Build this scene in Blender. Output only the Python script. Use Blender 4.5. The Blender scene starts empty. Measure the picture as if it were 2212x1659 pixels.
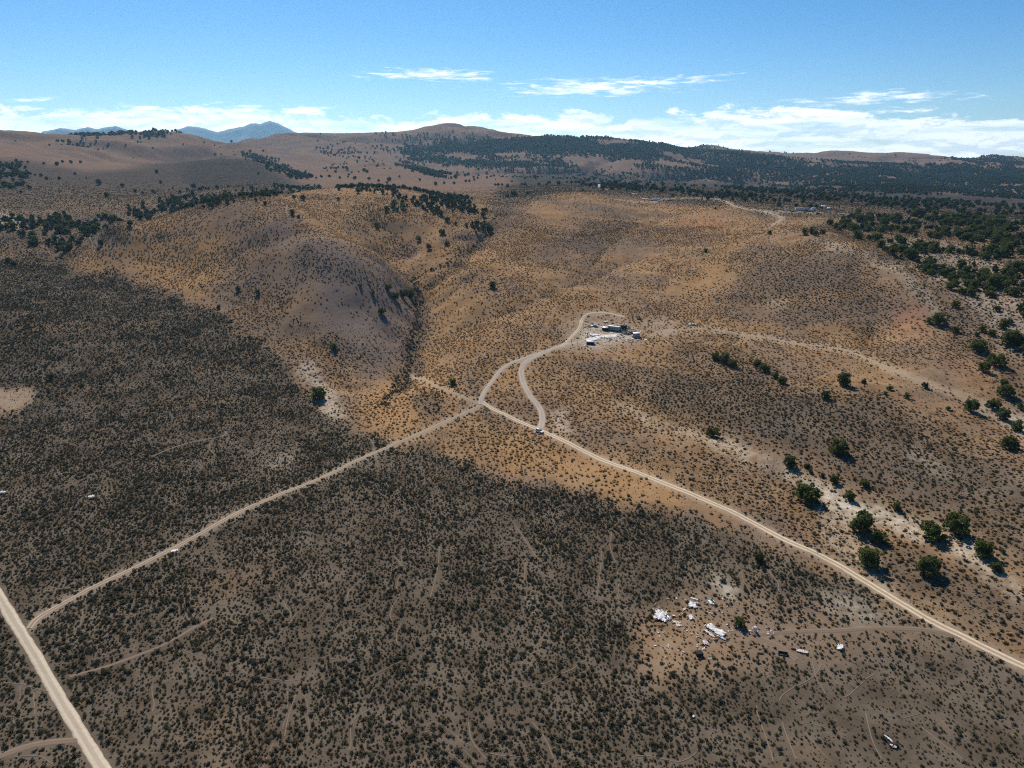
import bpy, math, random
import numpy as np
from mathutils import Vector, Matrix

# ------------------------------------------------------------------ camera, sky, sun, exposure
SC = bpy.context.scene
COL = SC.collection
W = 1.2                                   # metres per survey unit
FPX = 1540.0                              # focal length in pixels of a 2212 x 1659 frame
PITCH = math.atan(479.5 / FPX)
CAMZ = 120.0 * W
cam = bpy.data.cameras.new('camera')
cam.sensor_width = 36.0
cam.lens = 36.0 * FPX / 2212.0
cam.clip_start = 1.0
cam.clip_end = 120000.0
camo = bpy.data.objects.new('camera', cam)
camo.location = (0, 0, CAMZ)
camo.rotation_euler = (math.pi / 2 - PITCH, 0, 0)
COL.objects.link(camo)
SC.camera = camo

SUN_AZ = math.radians(-16.0)              # left of straight ahead (+Y)
SUN_EL = math.radians(42.0)
SUN_STRENGTH = 5.0
SKY_STRENGTH = 0.066
EXPOSURE = 0.2

SC.view_settings.view_transform = 'Standard'
SC.view_settings.look = 'None'
SC.view_settings.gamma = 1.0
SC.view_settings.exposure = EXPOSURE
SC.view_settings.use_curve_mapping = False
SC.cycles.use_denoising = False
SC.cycles.max_bounces = 3
SC.cycles.diffuse_bounces = 2
SC.cycles.transparent_max_bounces = 4
SC.cycles.volume_bounces = 0
SC.cycles.filter_width = 1.1

sun = bpy.data.lights.new('sun', 'SUN')
sun.energy = SUN_STRENGTH
sun.angle = math.radians(0.5)
sun.color = (1.0, 0.945, 0.86)
suno = bpy.data.objects.new('sun', sun)
sd = Vector((math.sin(SUN_AZ) * math.cos(SUN_EL), math.cos(SUN_AZ) * math.cos(SUN_EL), math.sin(SUN_EL)))
suno.rotation_euler = sd.to_track_quat('Z', 'Y').to_euler()
suno.location = (0, 0, 400)
COL.objects.link(suno)


class NT:
    """small helper for node trees"""
    def __init__(self, tree):
        self.t = tree
        self.n = tree.nodes
        self.l = tree.links

    def new(self, typ, **kw):
        nd = self.n.new(typ)
        for k, v in kw.items():
            setattr(nd, k, v)
        return nd

    def set(self, sock, v):
        if v is None:
            return
        if isinstance(v, bpy.types.NodeSocket):
            self.l.new(v, sock)
        else:
            sock.default_value = v

    def m(self, op, a, b=None, c=None, clamp=False):
        nd = self.new('ShaderNodeMath', operation=op, use_clamp=clamp)
        for i, v in enumerate((a, b, c)):
            if v is not None:
                self.set(nd.inputs[i], v)
        return nd.outputs[0]

    def mix(self, f, a, b, blend='MIX'):
        nd = self.new('ShaderNodeMix', data_type='RGBA', blend_type=blend, clamp_factor=True)
        self.set(nd.inputs[0], f)
        for s, v in ((nd.inputs[6], a), (nd.inputs[7], b)):
            if isinstance(v, (tuple, list)) and len(v) == 3:
                v = (*v, 1)
            self.set(s, v)
        return nd.outputs[2]

    def noise(self, vec, scale, detail=2.0, rough=0.5, dist=0.0, dim='3D'):
        nd = self.new('ShaderNodeTexNoise', noise_dimensions=dim)
        self.set(nd.inputs['Vector'], vec)
        nd.inputs['Scale'].default_value = scale
        nd.inputs['Detail'].default_value = detail
        nd.inputs['Roughness'].default_value = rough
        nd.inputs['Distortion'].default_value = dist
        return nd.outputs['Fac']

    def ramp(self, v, lo, hi, smooth=True):
        nd = self.new('ShaderNodeMapRange', interpolation_type='SMOOTHSTEP' if smooth else 'LINEAR', clamp=True)
        self.set(nd.inputs[0], v)
        self.set(nd.inputs[1], lo)
        self.set(nd.inputs[2], hi)
        return nd.outputs[0]

    def xyz(self, x, y, z):
        nd = self.new('ShaderNodeCombineXYZ')
        for i, v in enumerate((x, y, z)):
            self.set(nd.inputs[i], v)
        return nd.outputs[0]


def ray(vx, vy):
    """azimuth and tangent of elevation of a survey sight line (2212 x 1659 frame)"""
    dx = (np.asarray(vx, float) - 1106) / FPX
    dy = (829.5 - np.asarray(vy, float)) / FPX
    Y = math.cos(PITCH) + math.sin(PITCH) * dy
    Z = -math.sin(PITCH) + math.cos(PITCH) * dy
    return np.arctan2(dx, Y), Z / np.hypot(dx, Y)


def build_world():
    w = bpy.data.worlds.new('World')
    SC.world = w
    w.use_nodes = True
    T = NT(w.node_tree)
    T.n.clear()
    sky = T.new('ShaderNodeTexSky', sky_type='NISHITA')
    sky.sun_disc = False
    sky.sun_elevation = SUN_EL
    sky.sun_rotation = SUN_AZ
    sky.altitude = 2000
    sky.air_density = 1.0
    sky.dust_density = 0.35
    sky.ozone_density = 1.6
    hs = T.new('ShaderNodeHueSaturation')
    hs.inputs['Saturation'].default_value = 1.4
    hs.inputs['Value'].default_value = 1.3
    T.l.new(sky.outputs[0], hs.inputs['Color'])
    skyc = T.mix(1.0, hs.outputs[0], (0.92, 1.0, 1.05), 'MULTIPLY')
    tc = T.new('ShaderNodeTexCoord')
    sep = T.new('ShaderNodeSeparateXYZ')
    T.l.new(tc.outputs['Generated'], sep.inputs[0])
    x, y, z = sep.outputs
    az = T.m('MULTIPLY', T.m('ARCTAN2', x, y), 180 / math.pi)
    el = T.m('MULTIPLY', T.m('ARCSINE', z), 180 / math.pi)
    # far cumulus bank along the whole horizon
    v1 = T.xyz(T.m('MULTIPLY', az, 0.30), T.m('MULTIPLY', el, 0.9), 0.0)
    n_big = T.noise(v1, 1.0, 9, 0.64, 0.4)
    n_low = T.noise(T.xyz(T.m('MULTIPLY', az, 0.075), 3.3, 0.0), 1.0, 2, 0.5)
    top = T.m('ADD', T.m('MULTIPLY', n_low, 3.0), 1.95)                 # uneven top edge, degrees
    hgt = T.m('SUBTRACT', top, el)
    edge = T.m('ADD', T.m('MULTIPLY', T.m('SUBTRACT', n_big, 0.5), 4.2), hgt)
    bank = T.ramp(edge, -0.05, 0.5)
    holes = T.ramp(T.noise(T.xyz(T.m('MULTIPLY', az, 0.12), T.m('MULTIPLY', el, 1.1), 7.0), 1.0, 4, 0.6), 0.36, 0.56)
    bank = T.m('MULTIPLY', bank, T.m('ADD', T.m('MULTIPLY', holes, 0.62), 0.28))
    # thin streaks of higher cloud: (vx centre, vy, half width, half thickness, opacity)
    streaks = [(925, 162, 150, 13, 1.0), (1010, 172, 70, 8, 0.8), (1270, 190, 185, 17, 1.0), (1400, 178, 150, 9, 0.9),
               (1345, 172, 110, 8, 0.5), (1490, 165, 120, 6, 0.75), (1890, 213, 175, 12, 0.9), (1960, 208, 110, 9, 0.7),
               (1630, 246, 85, 9, 0.85), (1820, 240, 45, 5, 0.5), (1920, 240, 60, 6, 0.5), (62, 215, 45, 5, 0.7),
               (2120, 208, 40, 7, 0.35), (300, 243, 60, 10, .6), (530, 240, 80, 16, .75), (390, 245, 90, 12, .8)]
    nv = T.noise(T.xyz(T.m('MULTIPLY', az, 0.55), T.m('MULTIPLY', el, 4.2), 1.0), 1.0, 6, 0.66, 0.35)
    wob = T.m('MULTIPLY', T.m('SUBTRACT', T.noise(T.xyz(T.m('MULTIPLY', az, 0.25), T.m('MULTIPLY', el, .6), 4.0), 1.0, 4, 0.6), 0.5), 1.1)
    elw = T.m('ADD', el, wob)
    acc = None
    for vx, vy, hw, ht, op in streaks:
        a0, t0 = ray(vx, vy)
        e0 = math.degrees(math.atan(float(t0)))
        a0 = math.degrees(float(a0))
        sa = hw / 27.0
        se = ht / 27.0
        u = T.m('DIVIDE', T.m('SUBTRACT', az, a0), sa)
        v = T.m('DIVIDE', T.m('SUBTRACT', elw, e0), se)
        d = T.m('ADD', T.m('MULTIPLY', u, u), T.m('MULTIPLY', v, v))
        g = T.m('MULTIPLY', T.m('SUBTRACT', 1.25, T.m('SQRT', d)), op)
        acc = g if acc is None else T.m('MAXIMUM', acc, g)
    acc = T.m('ADD', acc, T.m('MULTIPLY', T.m('SUBTRACT', nv, 0.5), 3.4))
    streak = T.m('MULTIPLY', T.ramp(acc, 0.2, 1.5), 0.9)
    wisp = T.m('MULTIPLY', T.ramp(T.noise(T.xyz(T.m('MULTIPLY', az, 0.10), T.m('MULTIPLY', el, 1.3), 9.0), 1.0, 5, 0.6), 0.60, 0.85), 0.25)
    wisp = T.m('MULTIPLY', wisp, T.ramp(el, 9.0, 3.0))
    mask = T.m('MAXIMUM', T.m('MAXIMUM', bank, streak), wisp)
    # self shading of the bank: greyer undersides
    n2 = T.noise(T.xyz(T.m('MULTIPLY', az, 0.30), T.m('MULTIPLY', T.m('ADD', el, 0.35), 0.9), 0.0), 1.0, 9, 0.64, 0.4)
    sh = T.ramp(T.m('SUBTRACT', n2, n_big), -0.02, 0.10)
    cc = T.mix(sh, (21.0, 20.8, 20.5), (14.5, 15.3, 16.3))
    ccol = T.mix(mask, skyc, cc)
    bg = T.new('ShaderNodeBackground')
    bg.inputs['Strength'].default_value = SKY_STRENGTH
    T.l.new(ccol, bg.inputs['Color'])
    out = T.new('ShaderNodeOutputWorld')
    T.l.new(bg.outputs[0], out.inputs['Surface'])


build_world()

# ------------------------------------------------------------------ helpers
rng = np.random.default_rng(11)
R_ = random.Random(5)


def lattice(seed):
    return np.random.default_rng(seed).random((256, 256)).astype(np.float32)


_LAT = {}


def vnoise(x, y, seed):
    if seed not in _LAT:
        _LAT[seed] = lattice(seed)
    g = _LAT[seed]
    xi = np.floor(x).astype(np.int64)
    yi = np.floor(y).astype(np.int64)
    fx = x - xi
    fy = y - yi
    fx = fx * fx * fx * (fx * (fx * 6 - 15) + 10)
    fy = fy * fy * fy * (fy * (fy * 6 - 15) + 10)
    x0, x1, y0, y1 = xi & 255, (xi + 1) & 255, yi & 255, (yi + 1) & 255
    a = g[y0, x0] + (g[y0, x1] - g[y0, x0]) * fx
    b = g[y1, x0] + (g[y1, x1] - g[y1, x0]) * fx
    return a + (b - a) * fy


def fbm(x, y, wave, seed, octv=4, gain=0.5):
    """fractal noise, about -1..1, first octave 'wave' metres long"""
    s = 0.0
    amp = 1.0
    tot = 0.0
    c, sn = 0.8, 0.6
    x = x / wave
    y = y / wave
    for o in range(octv):
        s = s + amp * (vnoise(x, y, seed + o) * 2 - 1)
        tot += amp
        amp *= gain
        x, y = (x * c - y * sn) * 2.03 + 17.3, (x * sn + y * c) * 2.03 + 5.1
    return s / tot * 1.6


def sstep(a, b, v):
    t = np.clip((v - a) / (b - a), 0, 1)
    return t * t * (3 - 2 * t)


def make_mesh(name, verts, faces, mats=(), smooth=False, matidx=None):
    me = bpy.data.meshes.new(name)
    verts = np.asarray(verts, np.float32).reshape(-1, 3)
    me.vertices.add(len(verts))
    me.vertices.foreach_set('co', verts.ravel())
    if isinstance(faces, np.ndarray):
        k = faces.shape[1]
        loops = faces.ravel().astype(np.int32)
        starts = np.arange(0, len(loops), k, dtype=np.int32)
        n = len(faces)
    else:
        loops = np.fromiter((i for f in faces for i in f), np.int32)
        ln = np.array([len(f) for f in faces], np.int32)
        starts = np.concatenate([[0], np.cumsum(ln)[:-1]]).astype(np.int32)
        n = len(faces)
    me.loops.add(len(loops))
    me.loops.foreach_set('vertex_index', loops)
    me.polygons.add(n)
    me.polygons.foreach_set('loop_start', starts)
    if smooth:
        me.polygons.foreach_set('use_smooth', np.ones(n, bool))
    for m in mats:
        me.materials.append(m)
    if matidx is not None:
        me.polygons.foreach_set('material_index', np.asarray(matidx, np.int32))
    me.update(calc_edges=True)
    return me


def link(name, me, parent=None, loc=None, kind=None, label=None, cat=None, group=None):
    o = bpy.data.objects.new(name, me)
    COL.objects.link(o)
    if parent is not None:
        o.parent = parent
    if loc is not None:
        o.location = loc
    if kind:
        o['kind'] = kind
    if label:
        o['label'] = label
    if cat:
        o['category'] = cat
    if group:
        o['group'] = group
    return o


# ------------------------------------------------------------------ terrain
# survey points: (vx, vy, height) and (vx, vy, range); hidden back slopes (vx, range, height); survey units
S_Z = [(-300,2100,0),(400,2100,0),(1106,2100,0),(1800,2100,0),(2500,2100,0),(0,1659,0),(550,1659,0),(1106,1659,0),(1660,1659,0),(2212,1659,1),
(0,1300,3),(550,1300,3),(1106,1300,3),(1660,1300,4),(2212,1300,9),(0,1100,6),(550,1100,6),(1106,1100,6),(1500,1060,9),(1750,1180,7.5),
(0,950,10),(550,950,9),(850,960,9),(1168,930,10),(0,850,16),(300,850,15),(550,850,13),(690,850,12),(0,700,32),(300,700,30),(490,690,29),(0,600,46),(140,556,50),(-300,800,20),(-300,600,50),(-300,1200,5),
(870,820,14),(885,760,17),(900,690,24),(900,640,30),(893,605,36),
(1600,960,11.5),(1800,900,18),(2000,950,17),(2212,1000,18),(1740,1070,9.5),(2000,1130,11),(1400,900,13),(1500,800,18),(1300,800,17.5),(1200,830,15),(1000,800,18),
(1320,710,23),(1450,710,25),(1300,650,30),(1700,740,25),(2000,830,24),(2100,865,22),(1100,680,29)]
S_R = [(960,572,545),(1000,545,570),(1060,490,650),
(300,570,600),(640,490,575),(500,540,565),(600,600,505),(700,640,460),(600,700,440),(760,700,435),(700,760,395),(760,533,545),(830,567,535),(690,505,570),(650,560,520),(500,470,620),(850,480,665),(960,500,640),(900,416,780),(750,404,800),(980,440,770),(1040,480,670),
(250,490,640),(400,453,710),(600,421,770),
(100,520,690),(0,530,690),(200,475,780),(100,450,850),(0,400,1100),(300,420,1050),(400,430,950),(600,410,1000),
(450,338,1500),(400,346,1480),(520,340,1500),(600,370,1380),(640,396,1230),(450,400,1200),(640,405,1150),(560,348,1480),(300,352,1550),(100,330,1700),(0,280,2300),(180,287,2500),(360,288,2500),(500,310,2300),(-250,280,2200),(-250,400,1100),(-250,500,760),
(660,375,1500),(600,332,2200),(700,340,2300),(850,348,1800),(850,395,1300),(1000,375,1750),(960,390,1450),
(520,309,3100),(700,293,3600),(850,292,3600),(900,284,3600),(940,274,3600),(980,268,3600),(1060,274,3600),(1130,297,3600),(1280,295,3500),(1400,310,3500),(1480,320,3500),
(1463,322,4300),(1540,306,4300),(1590,314,4300),(1650,326,4300),(1740,336,4500),(1790,332,4800),(1830,329,4800),(2000,338,4800),(2080,343,4800),(2100,341,5000),(2134,332,5000),(2170,337,5000),(2212,345,5000),(2400,352,5000),
(1600,331,3600),(1780,349,3600),(2000,357,3600),(2212,366,3600),(2450,370,3600),
(1000,352,2500),(1200,368,2300),(1500,386,2300),(1800,400,2300),(2212,420,2300),(2450,425,2300),
(1290,408,980),(1200,395,1300),(1100,382,1650),(1500,420,1000),(1740,455,840),(2000,452,1000),(2212,472,950),(1420,432,900),(1500,400,1500),(1900,425,1500),(2212,442,1500),(2450,470,1000),
(1180,425,860),(1120,460,750),(1120,540,600),(1300,520,650),(1300,600,550),(1100,600,520),(1000,620,498),(1500,500,690),(1500,560,600),(1500,640,515),(1700,545,600),(1750,511,640),(1850,536,600),(1600,522,650),(1850,600,530),(1700,640,500),(1900,700,450),(2000,640,490),
(1950,505,690),(2100,505,720),(2212,550,600),(2100,600,555),(2212,700,450),(2212,800,395),(2212,900,350),(2450,700,450),(2450,1000,300)]
S_H = [(760,595,49),(830,575,41),(250,730,56),(400,810,62),(600,960,68),(750,980,68),(900,940,74),(980,890,78),
(450,1720,98),(560,1700,92),(380,1750,104),(300,1850,118),(0,2900,120),(180,3100,110),(360,3100,110),(500,2800,120),(850,2100,105),
(700,4600,120),(980,4600,120),(1280,4600,140),(520,4000,100),(1500,3850,170),(1740,5400,60),(2000,5600,60),(1800,4000,120),(2100,4100,110),(1880,640,58)]


def fit_terrain():
    A, L, V = [], [], []
    for vx, vy, z in S_Z:
        a, t = ray(vx, vy)
        r = (z - 120.0) / t
        A.append(float(a)); L.append(math.log(r * W)); V.append(z / r)
    for vx, vy, r in S_R:
        a, t = ray(vx, vy)
        A.append(float(a)); L.append(math.log(r * W)); V.append(120.0 / r + float(t))
    for vx, r, z in S_H:
        a, t = ray(vx, 350)
        A.append(float(a)); L.append(math.log(r * W)); V.append(z / r)
    for a in (-52, -26, 0, 26, 52):
        for r, z in ((20, 0), (45, 0), (8500, 10), (14500, 0)):
            A.append(math.radians(a)); L.append(math.log(r * W)); V.append(z / r)
    P = np.column_stack([np.array(A) * 1.7, np.array(L)])
    V = np.array(V)
    n = len(P)
    d2 = ((P[:, None] - P[None]) ** 2).sum(-1)
    K = np.where(d2 > 0, 0.5 * d2 * np.log(np.maximum(d2, 1e-12)), 0) + np.eye(n) * 2e-4
    Q = np.column_stack([np.ones(n), P])
    M = np.block([[K, Q], [Q.T, np.zeros((3, 3))]])
    sol = np.linalg.solve(M, np.concatenate([V, np.zeros(3)]))
    return P.astype(np.float32), sol.astype(np.float32)


def eval_tps(P, sol, a, l):
    a = a * 1.7
    out = sol[-3] + sol[-2] * a + sol[-1] * l
    for i in range(len(P)):
        d2 = (a - P[i, 0]) ** 2 + (l - P[i, 1]) ** 2 + 1e-9
        out = out + sol[i] * 0.5 * d2 * np.log(d2)
    return out


DAZ = 0.11
AZF = np.radians(np.arange(-46, 46 + 1e-6, DAZ))
AZC = np.radians(np.concatenate([np.arange(48, 180, 4.0), np.arange(180, 312, 4.0)]))
AZ = np.concatenate([AZF, AZC])
NF = len(AZF)
LR = np.concatenate([np.log(np.geomspace(10, 88, 10)), np.arange(math.log(92.0), math.log(8200.0), 0.0060), np.log(np.geomspace(8800, 17500, 16))])
NA, NR = len(AZ), len(LR)


def base_height():
    P, sol = fit_terrain()
    # coarse evaluation then bilinear refinement
    ac = np.linspace(AZF[0], AZF[-1], 300).astype(np.float32)
    lc = np.linspace(LR[0], LR[-1], 420).astype(np.float32)
    G = eval_tps(P, sol, ac[None, :].repeat(len(lc), 0), lc[:, None].repeat(len(ac), 1))
    # cubic in log-range, linear in azimuth
    ia = np.clip((AZF - ac[0]) / (ac[1] - ac[0]), 0, len(ac) - 1.001)
    a0 = ia.astype(int); fa = ia - a0
    fa = fa
    Ga = G[:, a0] * (1 - fa) + G[:, np.minimum(a0 + 1, len(ac) - 1)] * fa
    il = np.clip((LR - lc[0]) / (lc[1] - lc[0]), 0, len(lc) - 1.001)
    l0 = il.astype(int); fl = (il - l0)[:, None]
    def g(k):
        return Ga[np.clip(l0 + k, 0, len(lc) - 1)]
    p0, p1, p2, p3 = g(-1), g(0), g(1), g(2)
    Gf = p1 + 0.5 * fl * (p2 - p0 + fl * (2 * p0 - 5 * p1 + 4 * p2 - p3 + fl * (3 * (p1 - p2) + p3 - p0)))
    Lp, Rp = Gf[:, :1], Gf[:, -1:]
    w = np.linspace(0, 1, len(AZC) + 2)[1:-1][None, :]
    w = w * w * (3 - 2 * w)
    return np.concatenate([Gf, Rp * (1 - w) + Lp * w], 1)


RR = np.exp(LR)[:, None]
GX = (RR * np.sin(AZ)[None, :])
GY = (RR * np.cos(AZ)[None, :])
GZ = base_height() * RR


def relief(x, y, r):
    z = 0.35 * fbm(x, y, 26, 31, 3) * sstep(100, 250, r)
    hill = sstep(420, 700, r)
    # rounded draws and spurs on the slopes
    rid = 1 - np.abs(fbm(x + 40 * fbm(x, y, 150, 61, 2), y, 120, 71, 3))
    z = z + hill * (2.3 * fbm(x, y, 90, 41, 4) - 2.0 * sstep(0.72, 1.0, rid)) * (1 - 0.5 * sstep(1000, 1300, r) * sstep(2600, 1900, r))
    far = sstep(1500, 2600, r) * sstep(9000, 6500, r)
    z = z + far * (20 * fbm(x, y, 520, 51, 5) - 24 * sstep(0.6, 1.0, 1 - np.abs(fbm(x, y, 640, 55, 4))))
    return z


GZ = GZ + relief(GX, GY, RR)
# draws cut into the hills: (survey line, depth m, half width m)
DRAWS = [([(1075,462),(1060,490),(1000,545),(960,572),(893,605),(905,640),(898,690),(885,760),(872,815),(830,880)], 14.0, 36),
         ([(1180,540),(1080,580),(980,620),(910,650)], 3.0, 22), ([(1420,540),(1330,570),(1240,610),(1130,660),(1000,700),(905,730)], 3.5, 26),
         ([(740,640),(800,690),(870,720)], 3.0, 20), ([(620,690),(700,770),(790,860)], 2.5, 24), ([(1310,800),(1400,860),(1530,920),(1640,980)], 2.2, 16),
         ([(1650,620),(1620,680),(1560,760)], 2.5, 24), ([(1900,600),(1900,700),(1850,760)], 2.5, 22), ([(780,450),(860,500),(900,560)], 3.5, 24), ([(770,522),(830,552),(888,598)], 7.0, 28), ([(420,520),(400,580),(350,620)], 2.0, 26),
         ([(1400,470),(1300,540),(1260,590)], 3.0, 28)]


DRAW_LINE = np.zeros((NR, NA), np.float32)
BUMPS = [(600, 470, 7, 110), (740, 560, 5, 60), (1720, 575, 9, 110), (1200, 470, 6, 120), (1080, 620, 4, 60), (330, 560, 4, 80), (1400, 620, 4, 70), (1650, 900, 2.5, 60), (900, 440, 5, 80)]


def cut_draws():
    global GZ
    for vx, vy, amp, rad in BUMPS:
        p = hit(vx, vy)
        GZ += amp * np.exp(-((GX - p[0]) ** 2 + (GY - p[1]) ** 2) / (rad * rad))
    lines = []
    for pts, dep, hw in DRAWS:
        P = np.array([hit(*v)[:2] for v in pts])
        lines.append((P, dep, hw))
    for P, dep, hw in lines:
        lo, hi = P.min(0) - 60, P.max(0) + 60
        sel = (GX > lo[0]) & (GX < hi[0]) & (GY > lo[1]) & (GY < hi[1])
        x, y = GX[sel], GY[sel]
        w_ = 9 * fbm(x, y, 45, 87, 2)
        best = np.full(x.shape, 1e9)
        fade = np.zeros(x.shape)
        n = len(P) - 1
        for i in range(n):
            a, b = P[i], P[i + 1]
            d = b - a
            t = np.clip(((x - a[0]) * d[0] + (y - a[1]) * d[1]) / (d @ d), 0, 1)
            q = np.hypot(x - a[0] - t * d[0] + w_ * .6, y - a[1] - t * d[1] + w_ * .6)
            m = q < best
            best = np.where(m, q, best)
            fade = np.where(m, (i + t) / n, fade)
        k = np.clip(1 - best / hw, 0, 1)
        DRAW_LINE[sel] = np.maximum(DRAW_LINE[sel], np.clip(dep / 9, .3, .9) * np.clip(1.25 - best / (3 + hw * .16), 0, 1) * sstep(0, .2, fade) * sstep(1.0, .85, fade))
        GZ[sel] -= dep * (k ** 1.35) * sstep(0, .25, fade) * sstep(1.0, .8, fade)




def gridpos(x, y):
    a = np.arctan2(x, y)
    lr = np.log(np.maximum(np.hypot(x, y), 1.0))
    ci = np.clip((a - AZF[0]) / (AZF[1] - AZF[0]), 0, NF - 1.001)
    ri = np.interp(lr, LR, np.arange(NR))
    ri = np.clip(ri, 0, NR - 1.001)
    return ri, ci


def sample(grid, x, y):
    ri, ci = gridpos(np.asarray(x, float), np.asarray(y, float))
    r0 = ri.astype(int); c0 = ci.astype(int)
    fr = ri - r0; fc = ci - c0
    g = grid
    return (g[r0, c0] * (1 - fr) * (1 - fc) + g[r0 + 1, c0] * fr * (1 - fc) + g[r0, c0 + 1] * (1 - fr) * fc + g[r0 + 1, c0 + 1] * fr * fc)


def height(x, y):
    return sample(GZ, x, y)


def hit(vx, vy, rmin=0.0):
    """where a survey sight line meets the ground: world x, y, z"""
    a, t = ray(vx, vy)
    a = float(a); t = float(t)
    ci = min(max((a - AZF[0]) / (AZF[1] - AZF[0]), 0), NF - 1.001)
    c0 = int(ci); fc = ci - c0
    prof = GZ[:, c0] * (1 - fc) + GZ[:, c0 + 1] * fc
    rr = RR[:, 0]
    d = prof - (CAMZ + t * rr)
    ok = np.where((d[1:] >= 0) & (d[:-1] < 0) & (rr[1:] > rmin))[0]
    if len(ok) == 0:
        k = int(np.argmax(d[400:])) + 400
        r = rr[k]
    else:
        k = ok[0]
        f = d[k] / (d[k] - d[k + 1])
        r = rr[k] + (rr[k + 1] - rr[k]) * f
    x, y = r * math.sin(a), r * math.cos(a)
    return x, y, float(height(x, y))


def px_per_m(x, y, z):
    """survey-frame pixels per metre at a point"""
    d = y * math.cos(PITCH) + (CAMZ - z) * math.sin(PITCH)
    return FPX / d


def project(x, y, z):
    dz = z - CAMZ
    d = y * math.cos(PITCH) - dz * math.sin(PITCH)
    u = y * math.sin(PITCH) + dz * math.cos(PITCH)
    return 1106 + FPX * x / d, 829.5 - FPX * u / d, d


def visible(x, y, z):
    """True where the sight line from the survey camera clears the ground"""
    r = np.hypot(x, y)
    out = np.ones(len(r), bool)
    for f in np.linspace(0.25, 0.97, 36):
        h = height(x * f, y * f)
        out &= (CAMZ + (z - CAMZ) * f) > h - 0.3
    return out


cut_draws()
LOGM = LR[:, None].repeat(NA, 1)
AZM = AZ[None, :].repeat(NR, 0)
WOB_A = fbm(GX, GY, 30, 101, 4) + 0.6 * fbm(GX, GY, 9, 131, 2)
WOB_B = fbm(GX, GY, 30, 111, 4) + 0.6 * fbm(GX, GY, 9, 141, 2)


def blur(m, k):
    for ax in (0, 1):
        p = np.concatenate([np.repeat(np.take(m, [0], ax), k, ax), m, np.repeat(np.take(m, [-1], ax), k, ax)], ax)
        c = np.cumsum(p, ax)
        z = np.zeros_like(np.take(c, [0], ax))
        c = np.concatenate([z, c], ax)
        n = m.shape[ax]
        i0 = np.arange(n)
        m = (np.take(c, i0 + 2 * k + 1, ax) - np.take(c, i0, ax)) / (2 * k + 1)
    return m


def poly_world(pts):
    """outline in survey pixels -> outline on the ground in (azimuth, log range)"""
    out = []
    n = len(pts)
    for i in range(n):
        x0, y0 = pts[i]
        x1, y1 = pts[(i + 1) % n]
        k = max(1, int(math.hypot(x1 - x0, y1 - y0) / 45))
        for j in range(k):
            f = j / k
            p = hit(x0 + (x1 - x0) * f, y0 + (y1 - y0) * f)
            out.append((math.atan2(p[0], p[1]), math.log(math.hypot(p[0], p[1]))))
    return np.array(out)


def inside(poly, a, l):
    res = np.zeros(a.shape, bool)
    n = len(poly)
    j = n - 1
    for i in range(n):
        ai, li = poly[i]
        aj, lj = poly[j]
        if li != lj:
            c = ((li > l) != (lj > l)) & (a < (aj - ai) * (l - li) / (lj - li) + ai)
            res ^= c
        j = i
    return res


def zone(pts, soft=3, wob=0.012):
    P = poly_world(pts)
    m = np.zeros((NR, NA), np.float32)
    lo, hi = P.min(0) - 0.06, P.max(0) + 0.06
    c0, c1 = np.searchsorted(AZF, [lo[0], hi[0]])
    r0, r1 = np.searchsorted(LR, [lo[1], hi[1]])
    sl = (slice(r0, r1), slice(c0, c1))
    if r1 > r0 and c1 > c0:
        m[sl] = inside(P, AZM[sl] + wob * WOB_A[sl], LOGM[sl] + 1.6 * wob * WOB_B[sl])
    if soft:
        m = blur(m, soft)
    return m


# --- kinds of ground
Z_SAGE = zone([(-300,560),(60,562),(140,560),(230,590),(330,630),(400,645),(470,672),(520,700),(570,745),(620,800),(640,840),(700,885),(760,925),(830,950),(850,965),(900,965),(960,980),(1010,1010),(1080,1040),(1150,1045),(1250,1060),(1300,1075),(1400,1095),(1480,1115),(1560,1140),(1640,1165),(1700,1200),(1760,1225),(1830,1245),(1900,1290),(1960,1320),(2050,1370),(2120,1400),(2212,1450),(2500,1560),(2500,2300),(-500,2300),(-500,560)])
Z_CLEAR = zone([(1390,1330),(1480,1285),(1560,1280),(1640,1305),(1700,1330),(1780,1340),(1880,1345),(1990,1355),(2060,1370),(1960,1384),(1850,1388),(1700,1400),(1640,1425),(1560,1450),(1480,1440),(1400,1432),(1365,1390)], 9, .02)
Z_SR = zone([(1600,1440),(1700,1400),(1990,1385),(2140,1420),(2500,1560),(2500,2000),(1900,2000),(1640,1560)], 12)
Z_R2 = zone([(1480,800),(1560,800),(1640,800),(1700,830),(1800,850),(1900,870),(2000,900),(2100,960),(2212,1010),(2400,1120),(2400,1300),(2212,1230),(2060,1140),(1900,1080),(1800,1020),(1700,985),(1560,940),(1420,890),(1330,830)], 8)
Z_R3 = zone([(1860,1170),(1960,1180),(2100,1230),(2212,1290),(2400,1380),(2400,1500),(2212,1420),(2050,1340),(1950,1290),(1880,1230)], 6)
Z_PALE = np.zeros((NR, NA), np.float32)
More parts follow.
